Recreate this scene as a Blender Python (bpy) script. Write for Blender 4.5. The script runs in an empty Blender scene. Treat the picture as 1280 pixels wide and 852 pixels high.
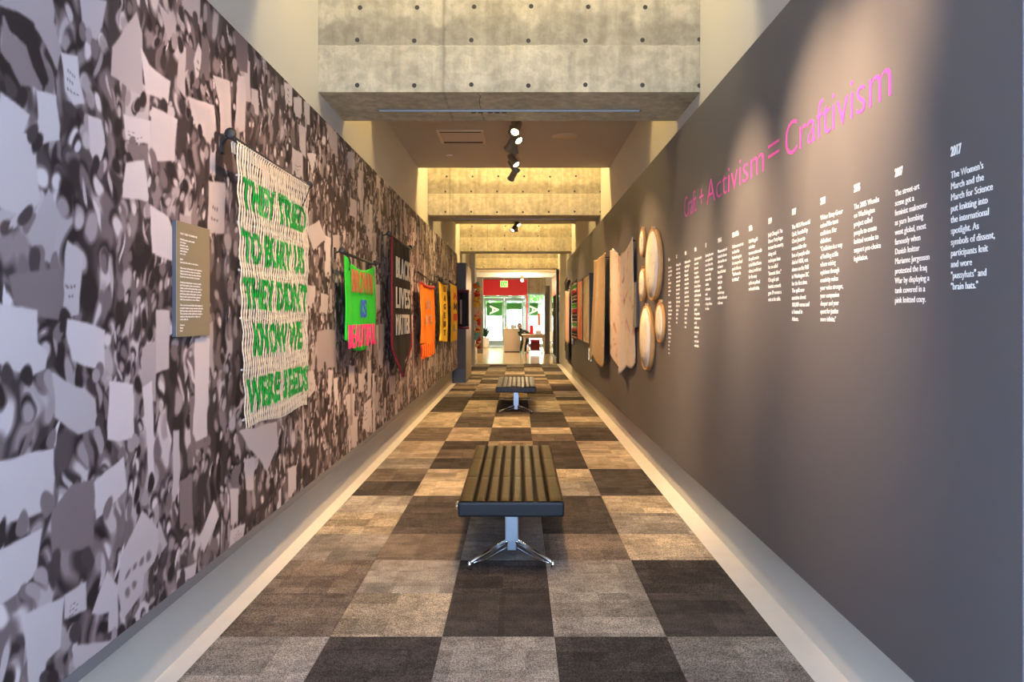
import bpy, bmesh, math, random
import numpy as np
from mathutils import Vector, Matrix
from mathutils.bvhtree import BVHTree
PI = math.pi
C = bpy.context.scene.collection
SC = bpy.context.scene
rnd = random.Random(7)

# ------------------------------------------------------------------ camera
cam = bpy.data.cameras.new('camera'); camo = bpy.data.objects.new('camera', cam); C.objects.link(camo)
camo.location = (0, 0, 1.43); camo.rotation_euler = (PI/2, 0, 0)
cam.sensor_width = 36; cam.lens = 890/1280*36
cam.shift_x = -8/1280; cam.shift_y = -30/1280
cam.clip_start = .05; cam.clip_end = 200
SC.camera = camo
# ------------------------------------------------------------------ world, sun, big lights, exposure
w = bpy.data.worlds.new('sky'); SC.world = w; w.use_nodes = True
bg = w.node_tree.nodes['Background']; bg.inputs[0].default_value = (.72, .86, 1, 1); bg.inputs[1].default_value = 3.2
SUN_E = 24.0
sl = bpy.data.lights.new('sun', 'SUN'); sl.energy = SUN_E; sl.angle = .02; sl.color = (1, .95, .86)
so = bpy.data.objects.new('sun', sl); C.objects.link(so); so.rotation_euler = (math.radians(35), 0, math.radians(20))
SC.view_settings.view_transform = 'Standard'; SC.view_settings.look = 'None'
SC.view_settings.gamma = 1; SC.view_settings.use_curve_mapping = False
SC.view_settings.exposure = 0.3
DAY_W = 290       # daylight through the entrance glazing behind the camera
COVE_W = 38       # each cove over the beams
SPOT_W = 150
def area(name, loc, rot, sx, sy, e, col):
    l = bpy.data.lights.new(name, 'AREA'); l.shape = 'RECTANGLE'; l.size = sx; l.size_y = sy; l.energy = e; l.color = col
    o = bpy.data.objects.new(name, l); C.objects.link(o); o.location = loc; o.rotation_euler = rot; return o
area('daylight_entrance', (0, -2.9, 1.9), (PI/2, 0, 0), 2.5, 2.8, DAY_W, (.32, .53, 1))

# ------------------------------------------------------------------ materials
def newmat(name):
    m = bpy.data.materials.new(name); m.use_nodes = True
    nt = m.node_tree; return m, nt, nt.nodes['Principled BSDF']
def mat(name, col, rough=.6, metal=0, nscale=0, namp=.12, bump=0, spec=None, emit=0, ecol=None):
    m, nt, b = newmat(name); N = nt.nodes; L = nt.links
    b.inputs['Base Color'].default_value = (*col, 1); b.inputs['Roughness'].default_value = rough
    b.inputs['Metallic'].default_value = metal
    if spec is not None: b.inputs['Specular IOR Level'].default_value = spec
    if nscale:
        tc = N.new('ShaderNodeTexCoord'); n = N.new('ShaderNodeTexNoise'); n.inputs['Scale'].default_value = nscale
        n.inputs['Detail'].default_value = 5; L.new(tc.outputs['Object'], n.inputs['Vector'])
        mr = N.new('ShaderNodeMapRange'); mr.inputs[3].default_value = 1-namp; mr.inputs[4].default_value = 1+namp
        L.new(n.outputs['Fac'], mr.inputs[0])
        mx = N.new('ShaderNodeVectorMath'); mx.operation = 'SCALE'; mx.inputs[0].default_value = col
        L.new(mr.outputs[0], mx.inputs['Scale']); L.new(mx.outputs[0], b.inputs['Base Color'])
        if bump:
            bp = N.new('ShaderNodeBump'); bp.inputs['Strength'].default_value = bump; bp.inputs['Distance'].default_value = .004
            L.new(n.outputs['Fac'], bp.inputs['Height']); L.new(bp.outputs[0], b.inputs['Normal'])
    if emit:
        b.inputs['Emission Color'].default_value = (*(ecol or col), 1); b.inputs['Emission Strength'].default_value = emit
    return m

def concrete(name, jx, dark=.58):
    m, nt, b = newmat(name); N = nt.nodes; L = nt.links
    tc = N.new('ShaderNodeTexCoord'); sp = N.new('ShaderNodeSeparateXYZ'); L.new(tc.outputs['Object'], sp.inputs[0])
    def noise(s, d=6, dist=0, vec=None):
        n = N.new('ShaderNodeTexNoise'); n.inputs['Scale'].default_value = s; n.inputs['Detail'].default_value = d
        n.inputs['Distortion'].default_value = dist; L.new(vec or tc.outputs['Object'], n.inputs['Vector']); return n.outputs['Fac']
    def M(op, a, c, d=None):
        n = N.new('ShaderNodeMath'); n.operation = op
        for i, v in enumerate((a, c, d)):
            if v is None: continue
            if isinstance(v, (int, float)): n.inputs[i].default_value = v
            else: L.new(v, n.inputs[i])
        return n.outputs[0]
    def ramp(x, a, c, lo, hi):
        n = N.new('ShaderNodeMapRange'); n.interpolation_type = 'SMOOTHSTEP'
        L.new(x, n.inputs[0]); n.inputs[1].default_value = a; n.inputs[2].default_value = c; n.inputs[3].default_value = lo; n.inputs[4].default_value = hi
        return n.outputs[0]
    big = noise(2.2, 7, .6); mid = noise(14, 10, .3); fine = noise(60, 4)
    mp = N.new('ShaderNodeMapping'); mp.inputs['Scale'].default_value = (14, 14, 1.3); L.new(tc.outputs['Object'], mp.inputs[0])
    drip = noise(1, 6, .5, mp.outputs[0])
    zz = M('ADD', sp.outputs[2], M('MULTIPLY', M('SUBTRACT', mid, .5), .035))
    zb = M('ADD', sp.outputs[2], M('MULTIPLY', M('SUBTRACT', big, .5), .45))
    band = M('MULTIPLY', ramp(zz, 3.362, 3.372, 0, 1), ramp(zb, 3.52, 3.62, 1, .25))
    band2 = M('MULTIPLY', band, ramp(big, .3, .6, .35, 1))
    v = M('MULTIPLY', ramp(big, .35, .65, .86, 1.1), ramp(mid, .35, .65, .86, 1.1))
    v = M('MULTIPLY', v, ramp(drip, .3, .7, .85, 1.1))
    v = M('MULTIPLY', v, M('SUBTRACT', 1, M('MULTIPLY', band2, 1-dark)))
    xx = M('ADD', sp.outputs[0], M('MULTIPLY', M('SUBTRACT', mid, .5), .03))
    jl = M('ABSOLUTE', M('SUBTRACT', xx, jx), None)
    v = M('MULTIPLY', v, ramp(jl, 0, .02, .72, 1))
    zl = M('ABSOLUTE', M('SUBTRACT', zz, 3.365), None)
    v = M('MULTIPLY', v, ramp(zl, 0, .006, 1.12, 1))
    v = M('MULTIPLY', v, ramp(fine, .2, .8, .92, 1.06))
    s = N.new('ShaderNodeVectorMath'); s.operation = 'SCALE'; s.inputs[0].default_value = (.49, .43, .30); L.new(v, s.inputs['Scale'])
    L.new(s.outputs[0], b.inputs['Base Color']); b.inputs['Roughness'].default_value = .75
    bp = N.new('ShaderNodeBump'); bp.inputs['Strength'].default_value = .5; bp.inputs['Distance'].default_value = .01
    L.new(v, bp.inputs['Height']); L.new(bp.outputs[0], b.inputs['Normal'])
    return m

def carpet_mat():
    m, nt, b = newmat('carpet_pile'); N = nt.nodes; L = nt.links
    tc = N.new('ShaderNodeTexCoord'); oi = N.new('ShaderNodeObjectInfo')
    off = N.new('ShaderNodeVectorMath'); off.operation = 'SCALE'; off.inputs[0].default_value = (37.3, 91.7, 53.1); L.new(oi.outputs['Random'], off.inputs['Scale'])
    ad = N.new('ShaderNodeVectorMath'); ad.operation = 'ADD'; L.new(tc.outputs['Object'], ad.inputs[0]); L.new(off.outputs[0], ad.inputs[1])
    def sc(v, x):
        n = N.new('ShaderNodeVectorMath'); n.operation = 'MULTIPLY'; n.inputs[1].default_value = x; L.new(v, n.inputs[0]); return n.outputs[0]
    def cells(step):
        sn = N.new('ShaderNodeVectorMath'); sn.operation = 'SNAP'; sn.inputs[1].default_value = step; L.new(ad.outputs[0], sn.inputs[0])
        wn = N.new('ShaderNodeTexWhiteNoise'); L.new(sn.outputs[0], wn.inputs['Vector']); return wn.outputs['Value']
    c1 = cells((.31, .17, 50)); c2 = cells((.13, .23, 50))
    n1 = N.new('ShaderNodeTexNoise'); n1.inputs['Scale'].default_value = 9; n1.inputs['Detail'].default_value = 8; n1.inputs['Roughness'].default_value = .7
    n1.inputs['Distortion'].default_value = .15; L.new(sc(ad.outputs[0], (1, 1.5, 1)), n1.inputs['Vector'])
    n2 = N.new('ShaderNodeTexNoise'); n2.inputs['Scale'].default_value = 210; n2.inputs['Detail'].default_value = 2; L.new(ad.outputs[0], n2.inputs['Vector'])
    def mr(x, a, c, lo, hi):
        n = N.new('ShaderNodeMapRange'); L.new(x, n.inputs[0]); n.inputs[1].default_value = a; n.inputs[2].default_value = c; n.inputs[3].default_value = lo; n.inputs[4].default_value = hi; return n.outputs[0]
    def mul(a, c):
        n = N.new('ShaderNodeMath'); n.operation = 'MULTIPLY'; L.new(a, n.inputs[0]); L.new(c, n.inputs[1]); return n.outputs[0]
    f = mul(mul(mul(mr(c1, 0, 1, .74, 1.24), mr(c2, 0, 1, .82, 1.18)), mr(n1.outputs['Fac'], .3, .7, .66, 1.34)), mr(n2.outputs['Fac'], .38, .62, .42, 1.62))
    s = N.new('ShaderNodeVectorMath'); s.operation = 'SCALE'; L.new(oi.outputs['Color'], s.inputs[0]); L.new(f, s.inputs['Scale'])
    L.new(s.outputs[0], b.inputs['Base Color']); b.inputs['Roughness'].default_value = .95; b.inputs['Specular IOR Level'].default_value = .15
    bp = N.new('ShaderNodeBump'); bp.inputs['Strength'].default_value = .7; bp.inputs['Distance'].default_value = .004
    L.new(n2.outputs['Fac'], bp.inputs['Height']); L.new(bp.outputs[0], b.inputs['Normal'])
    return m

def attr_mat(name, attr='Col', rough=.6, spec=.3):
    m, nt, b = newmat(name); a = nt.nodes.new('ShaderNodeAttribute'); a.attribute_name = attr
    nt.links.new(a.outputs['Color'], b.inputs['Base Color']); b.inputs['Roughness'].default_value = rough
    b.inputs['Specular IOR Level'].default_value = spec; return m

M_wall = mat('wall_paint', (.66, .64, .58), .8, 0, 3, .02)
M_ceil = mat('ceiling_paint', (.52, .47, .40), .85, 0, 3, .02)
M_grey = mat('grey_panel_paint', (.122, .114, .120), .55, 0, 2, .03)
M_strip = mat('grey_panel_edge', (.20, .20, .21), .6, 0, 8, .06)
M_slab = mat('pale_screed', (.80, .77, .71), .55, 0, 6, .08, .2)
M_lobby = mat('polished_floor', (.50, .36, .20), .16, 0, 1.5, .12)
M_pave = mat('pale_paving', (.80, .80, .78), .8, 0, 1.2, .06)
M_carpet = carpet_mat()
M_dark = mat('dark_hole', (.05, .045, .04), .9, 0, 30, .2)
M_black = mat('black_metal', (.03, .03, .03), .45, .3, 40, .1)
M_lampbody = mat('lamp_body', (.20, .16, .11), .45, .2, 30, .08)
M_chrome = mat('polished_chrome', (.75, .75, .76), .12, 1, 20, .03)
M_steel = mat('satin_steel', (.50, .60, .68), .32, .85, 20, .04)
M_leather = mat('black_leather', (.026, .019, .010), .30, 0, 90, .15, .12, .5)
M_shaded_side = mat('shaded_side_leather', (.010, .012, .015), .36, 0, 90, .15, .12, .35)  # same leather; the seat side's shade and cool daylight put into the colour
M_seam = mat('seam_leather', (.012, .010, .009), .5, 0, 90, .15)
M_white = mat('white_print', (.95, .88, .80), .6, 0, 12, .02)
M_magenta = mat('magenta_vinyl', (.66, .07, .40), .5, 0, 12, .02)
M_label = mat('brown_label_face', (.30, .24, .145), .5, 0, 8, .03)
M_labelside = mat('dark_label_edge', (.06, .06, .07), .5, 0, 8, .03)
M_wood = mat('hoop_beech', (.62, .33, .11), .45, 0, 14, .2, .1)
M_linen = mat('cream_linen', (.85, .78, .66), .85, 0, 60, .06, .2)
M_thread = mat('grey_thread', (.42, .40, .38), .8, 0, 60, .1)
M_lens = mat('lamp_lens', (1, .85, .6), .3, 0, 10, .02, 0, None, 14, (1, .80, .50))
M_blueslot = mat('slot_reflection_glow', (.30, .42, .55), .35, 0, 10, .03, 0, None, .25, (.35, .6, .9))  # faint blue glow stands in for the slot's reflection
M_bronze = mat('brass_grille', (.66, .55, .40), .5, .1, 12, .08)
M_alu = mat('aluminium_frame', (.28, .40, .37), .35, .3, 12, .04)
M_red = mat('red_paint', (.85, .01, .02), .45, 0, 6, .03)
M_wood2 = mat('birch_top', (.62, .46, .30), .45, 0, 6, .1)
M_cream = mat('cream_laminate', (.60, .47, .32), .5, 0, 6, .04)
M_leaf = mat('green_leaf', (.07, .26, .03), .5, 0, 4, .4)
M_bark = mat('tree_bark', (.12, .08, .05), .9, 0, 8, .3, .4)
def glass(name='clear_glass', col=(.96, 1, .985), rough=0.0):
    m, nt, b = newmat(name); b.inputs['Base Color'].default_value = (*col, 1); b.inputs['Roughness'].default_value = rough
    N = nt.nodes; L = nt.links
    tr = N.new('ShaderNodeBsdfTransparent'); tr.inputs[0].default_value = (*col, 1)
    gl = N.new('ShaderNodeBsdfGlossy'); gl.inputs['Roughness'].default_value = .02
    fr = N.new('ShaderNodeFresnel'); fr.inputs[0].default_value = 1.45
    mx = N.new('ShaderNodeMixShader'); L.new(fr.outputs[0], mx.inputs[0]); L.new(tr.outputs[0], mx.inputs[1]); L.new(gl.outputs[0], mx.inputs[2])
    L.new(mx.outputs[0], N['Material Output'].inputs[0]); return m
M_glass = glass()

# ------------------------------------------------------------------ mesh helpers
class MB:
    def __init__(s): s.v = []; s.f = []; s.mi = []
    def add(s, vs, fs, mi=0):
        o = len(s.v); s.v += [tuple(v) for v in vs]; s.f += [tuple(i+o for i in f) for f in fs]; s.mi += [mi]*len(fs); return s
    def box(s, x0, x1, y0, y1, z0, z1, mi=0):
        vs = [(x, y, z) for x in (x0, x1) for y in (y0, y1) for z in (z0, z1)]
        return s.add(vs, [(0, 1, 3, 2), (4, 6, 7, 5), (0, 4, 5, 1), (2, 3, 7, 6), (0, 2, 6, 4), (1, 5, 7, 3)], mi)
    def tube(s, pts, rad, n=8, mi=0, flat=1.0, cap=True):
        pts = [Vector(p) for p in pts]; k = len(pts)
        if not hasattr(rad, '__len__'): rad = [rad]*k
        vs = []
        up = None
        for i, p in enumerate(pts):
            t = (pts[min(i+1, k-1)]-pts[max(i-1, 0)]).normalized()
            if up is None:
                up = Vector((0, 0, 1)) if abs(t.z) < .9 else Vector((0, 1, 0))
            a = t.cross(up)
            if a.length < 1e-4: a = t.cross(Vector((1, 0, 0)))
            a.normalize(); b = a.cross(t).normalized()
            for j in range(n):
                an = 2*PI*j/n; vs.append(p+a*math.cos(an)*rad[i]+b*math.sin(an)*rad[i]*flat)
        fs = [(i*n+j, i*n+(j+1) % n, (i+1)*n+(j+1) % n, (i+1)*n+j) for i in range(k-1) for j in range(n)]
        if cap: fs += [tuple(range(n))[::-1], tuple((k-1)*n+j for j in range(n))]
        return s.add(vs, fs, mi)
    def lathe(s, prof, n=24, org=(0, 0, 0), axis='z', mi=0):
        vs = []
        for r, h in prof:
            for j in range(n):
                a = 2*PI*j/n; c, d = r*math.cos(a), r*math.sin(a)
                v = {'z': (c, d, h), 'x': (h, c, d), 'y': (c, h, d)}[axis]
                vs.append((v[0]+org[0], v[1]+org[1], v[2]+org[2]))
        k = len(prof)
        fs = [(i*n+j, i*n+(j+1) % n, (i+1)*n+(j+1) % n, (i+1)*n+j) for i in range(k-1) for j in range(n)]
        fs += [tuple(range(n)), tuple((k-1)*n+j for j in range(n))]
        return s.add(vs, fs, mi)
    def mesh(s, name, mats, smooth=False):
        me = bpy.data.meshes.new(name); me.from_pydata(s.v, [], s.f); me.update()
        for m in (mats if isinstance(mats, (list, tuple)) else [mats]): me.materials.append(m)
        me.polygons.foreach_set('material_index', s.mi)
        bm = bmesh.new(); bm.from_mesh(me); bmesh.ops.recalc_face_normals(bm, faces=bm.faces); bm.to_mesh(me); bm.free()
        if smooth: me.polygons.foreach_set('use_smooth', [True]*len(me.polygons))
        return me
    def build(s, name, mats, parent=None, smooth=False, bevel=0):
        return link(name, s.mesh(name, mats, smooth), parent, bevel)
def link(name, me, parent=None, bevel=0, loc=None):
    o = bpy.data.objects.new(name, me); C.objects.link(o)
    if parent is not None: o.parent = parent
    if loc: o.location = loc
    if bevel:
        b = o.modifiers.new('bevel', 'BEVEL'); b.width = bevel; b.segments = 2; b.limit_method = 'ANGLE'
    return o
def box(name, x0, x1, y0, y1, z0, z1, m, parent=None, bevel=0):
    return MB().box(x0, x1, y0, y1, z0, z1).build(name, m, parent, False, bevel)
def thing(name, label, cat, loc=(0, 0, 0), group=None, rz=0):
    o = bpy.data.objects.new(name, None); C.objects.link(o); o.empty_display_size = .1
    o.location = loc; o.rotation_euler = (0, 0, rz); o['label'] = label; o['category'] = cat
    if group: o['group'] = group
    return o
def tag(o, label, cat, group=None):
    o['label'] = label; o['category'] = cat
    if group: o['group'] = group
    return o
def struct(o): o['kind'] = 'structure'; return o
def dup(root, loc, label=None, group=None):
    r = root.copy(); C.objects.link(r); r.location = loc
    if label: r['label'] = label
    if group: r['group'] = group
    def kids(a, b):
        for ch in list(a.children):
            c = ch.copy(); C.objects.link(c); c.parent = b; kids(ch, c)
    kids(root, r); return r
def text_mesh(body, size, off=0, xs=1, extr=.0012, ls=1, align='LEFT', spacing=1):
    cu = bpy.data.curves.new('lettering', 'FONT'); cu.body = body; cu.size = size; cu.offset = off; cu.extrude = extr
    cu.space_line = ls; cu.align_x = align; cu.space_character = spacing; cu.resolution_u = 3
    o = bpy.data.objects.new('lettering', cu); C.objects.link(o); bpy.context.view_layer.update()
    dg = bpy.context.evaluated_depsgraph_get(); me = bpy.data.meshes.new_from_object(o.evaluated_get(dg))
    bpy.data.objects.remove(o); bpy.data.curves.remove(cu)
    me.transform(Matrix.Diagonal((xs, 1, 1, 1))); me.materials.clear(); return me
RB = Matrix(((0, 0, -1, 0), (-1, 0, 0, 0), (0, 1, 0, 0), (0, 0, 0, 1)))   # text on the right wall: x -> -Y, y -> Z, normal -X
LB = Matrix(((0, 0, 1, 0), (1, 0, 0, 0), (0, 1, 0, 0), (0, 0, 0, 1)))     # text on the left wall: x -> +Y, y -> Z, normal +X
FB = Matrix(((1, 0, 0, 0), (0, 0, -1, 0), (0, 1, 0, 0), (0, 0, 0, 1)))    # text facing the camera
def put_text(name, me, B, loc, m, parent):
    me.transform(Matrix.Translation(loc) @ B); me.materials.append(m); me.name = name
    return link(name, me, parent)
def set_col(me, cols):
    a = me.color_attributes.new('Col', 'FLOAT_COLOR', 'POINT')
    c = np.ones((len(me.vertices), 4), np.float32); c[:, :3] = cols; a.data.foreach_set('color', c.ravel())
def grid_mesh(name, fn, nu, nv, m, smooth=True, th=0):
    vs = [fn(i/nu, j/nv) for j in range(nv+1) for i in range(nu+1)]
    fs = [(j*(nu+1)+i, j*(nu+1)+i+1, (j+1)*(nu+1)+i+1, (j+1)*(nu+1)+i) for j in range(nv) for i in range(nu)]
    me = bpy.data.meshes.new(name); me.from_pydata(vs, [], fs)
    for q in (m if isinstance(m, (list, tuple)) else [m]): me.materials.append(q)
    if smooth: me.polygons.foreach_set('use_smooth', [True]*len(me.polygons))
    me.update(); return me
def cloth(name, fn, nu, nv, m, parent=None, th=.006):
    o = link(name, grid_mesh(name, fn, nu, nv, m), parent)
    s = o.modifiers.new('thick', 'SOLIDIFY'); s.thickness = th; s.offset = 0; return o

# ------------------------------------------------------------------ the shell
XL, XR = -1.429, 1.297           # wall faces
PL, PR = -1.314, 1.180           # faces of the two exhibition panels
PB, PTL, PTR = .343, 2.765, 2.805
YE = 21.7                        # end of the corridor carpet
floor = struct(box('floor', XL-.2, XR+.2, -3.2, YE, -.2, 0, M_slab))
struct(box('floor_lobby', -4, 4, YE, 35.4, -.2, 0.001, M_lobby))
struct(box('wall_left', XL-.2, XL, -3.2, 24.3, 0, 5, M_wall))
struct(box('wall_right', XR, XR+.2, -3.2, 24.3, 0, 5, M_wall))
struct(box('ceiling_roof', XL-.2, XR+.2, -3.2, 24.3, 4.9, 5.1, M_ceil))
for k in range(-1, 3):
    y0 = 6.84+6.13*k
    struct(box('ceiling', XL, XR, y0, y0+3.31, 3.555, 3.70, M_ceil))
struct(box('wall_back', XL, XR, -3.2, -3.0, 0, .35, M_wall))
struct(box('wall_back_head', XL, XR, -3.2, -3.0, 3.4, 4.9, M_wall))
jxs = [-.533, -1.08, -.75, -.4]
hole_me = MB().lathe([(.0165, -.0012), (.0165, .0004), (.0125, -.0008)], 12, axis='y').mesh('tie_hole', M_dark)
slot_me = None
for k in range(-1, 4):
    y0 = 5.08+6.13*k
    bm_ = struct(box('ceiling_beam', XL, XR, y0, y0+.75, 3.034, 4.9, concrete('board_marked_concrete', jxs[k % 4])))
    if k < 0: continue
    n = 0
    for row, z in enumerate((3.085, 3.405, 3.64)):
        for i in range(7):
            if k > 1 and i % 2: continue
            link('tie_hole', hole_me, bm_, loc=(-1.15+.407*i+(.02 if row == 2 else 0), y0, z+rnd.uniform(-.006, .006)))
    # cold joint on the underside, and the recessed linear diffuser
    pts = [(jxs[k]+.25+rnd.uniform(-.012, .012), y0+.02+.71*i/9, 3.0345) for i in range(10)]
    if k < 2: MB().tube(pts, .003, 5, flat=.3).build('joint_line', M_dark, bm_)
    t = thing('linear_ceiling_light', ['slim blue-grey linear slot under the nearest concrete beam', 'slim linear slot under the second concrete beam', 'slim linear slot under the third concrete beam', 'slim linear slot under the farthest concrete beam'][k], 'light fixture', (-.07, y0+.44, 3.034))
    MB().box(-1.01, 1.01, -.032, -.02, -.008, -.0005).box(-1.01, 1.01, .02, .032, -.008, -.0005).box(-1.022, -1.01, -.032, .032, -.008, -.0005).box(1.01, 1.022, -.032, .032, -.008, -.0005).build('frame', M_lampbody, t)
    box('diffuser', -1.01, 1.01, -.02, .02, -.005, -.0005, M_blueslot, t)
    if k == 0:
        for i in range(5):
            box('clip', -.30+.055*i+(.02 if i > 1 else 0), -.262+.055*i+(.02 if i > 1 else 0), .034, .05, -.012, -.0005, M_black, t)
# coves: linear lamps lying on the ceiling slabs beside each beam
def cove(y, s, e, col, label):
    t = thing('cove_light', label, 'light fixture', (-.066, y, 3.70))
    box('housing', -1.2, 1.2, -.04, .04, 0, .03, M_white, t)
    return area('cove_glow', (-.066, y+s*.42, 4.55), (0, 0, 0), 2.4, .35, e, col)
YEL = (1, .70, .27)
cove(3.94, 1, COVE_W*1.0, (1, .80, .44), 'hidden cove lamp tray before the nearest beam')
cove(6.95, -1, COVE_W*.9, YEL, 'hidden cove lamp tray behind the nearest beam')
for k, nm in ((1, 'second'), (2, 'third'), (3, 'farthest')):
    cove(10.07+6.13*(k-1), 1, COVE_W*2.2, YEL, 'hidden cove lamp tray before the %s beam' % nm)
    if k < 3: cove(13.08+6.13*(k-1), -1, COVE_W*1.0, YEL, 'hidden cove lamp tray behind the %s beam' % nm)

# carpet tiles: 5 columns x 38 rows, each a part of the floor
cx = [-1.336, -.84, -.34, .16, .66, 1.159]
def tile_me(wd):
    m_ = MB(); h = .007; e = .0025
    a = [(-wd/2+.0006, -.2494), (wd/2-.0006, -.2494), (wd/2-.0006, .2494), (-wd/2+.0006, .2494)]
    b_ = [(x-e*(1 if x > 0 else -1), y-e*(1 if y > 0 else -1)) for x, y in a]
    m_.add([(x, y, .0005) for x, y in a]+[(x, y, h-.002) for x, y in a]+[(x, y, h) for x, y in b_],
           [(0, 1, 5, 4), (1, 2, 6, 5), (2, 3, 7, 6), (3, 0, 4, 7), (4, 5, 9, 8), (5, 6, 10, 9), (6, 7, 11, 10), (7, 4, 8, 11), (8, 9, 10, 11)])
    return m_.mesh('carpet_tile', M_carpet)
tmes = [tile_me(cx[i+1]-cx[i]) for i in range(5)]
blocks = []; y = 1.174; b = 0
lens_ = [4, 2, 3, 2, 3, 2, 3]
while y < YE-.02:
    n_ = lens_[b % len(lens_)] if b else 4
    for i in range(n_): blocks.append((y+.5*i, b))
    y += .5*n_; b += 1
TONE = {0: (.40, .335, .25), 1: (.070, .060, .054), 2: (.27, .245, .215), 3: (.16, .13, .105)}
r2 = random.Random(3)
for (yy, b) in blocks:
    if yy > YE-.3: break
    for c_ in range(5):
        dark = (c_+b) % 2 == (1 if b else 1)
        if b == 0: dark = c_ in (1, 3)
        base = (1 if r2.random() < .62 else 3) if dark else (0 if r2.random() < .68 else 2)
        if not dark and c_ in (2,) and yy < 6: base = 2
        if b == 1 and c_ == 0: base = 3
        if b == 1 and c_ in (2, 4): base = 1
        if b == 1 and c_ == 3: base = 2
        if b == 0: base = {0: 2, 1: 1, 2: 2, 3: 1, 4: 2}[c_]
        if b > 4 and r2.random() < .12: base = r2.choice((0, 1, 3))
        k_ = r2.uniform(.85, 1.15)
        o = link('carpet_tile', tmes[c_], floor, loc=((cx[c_]+cx[c_+1])/2, yy+.25, 0))
        o.color = (*[v*k_ for v in TONE[base]], 1)

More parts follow.
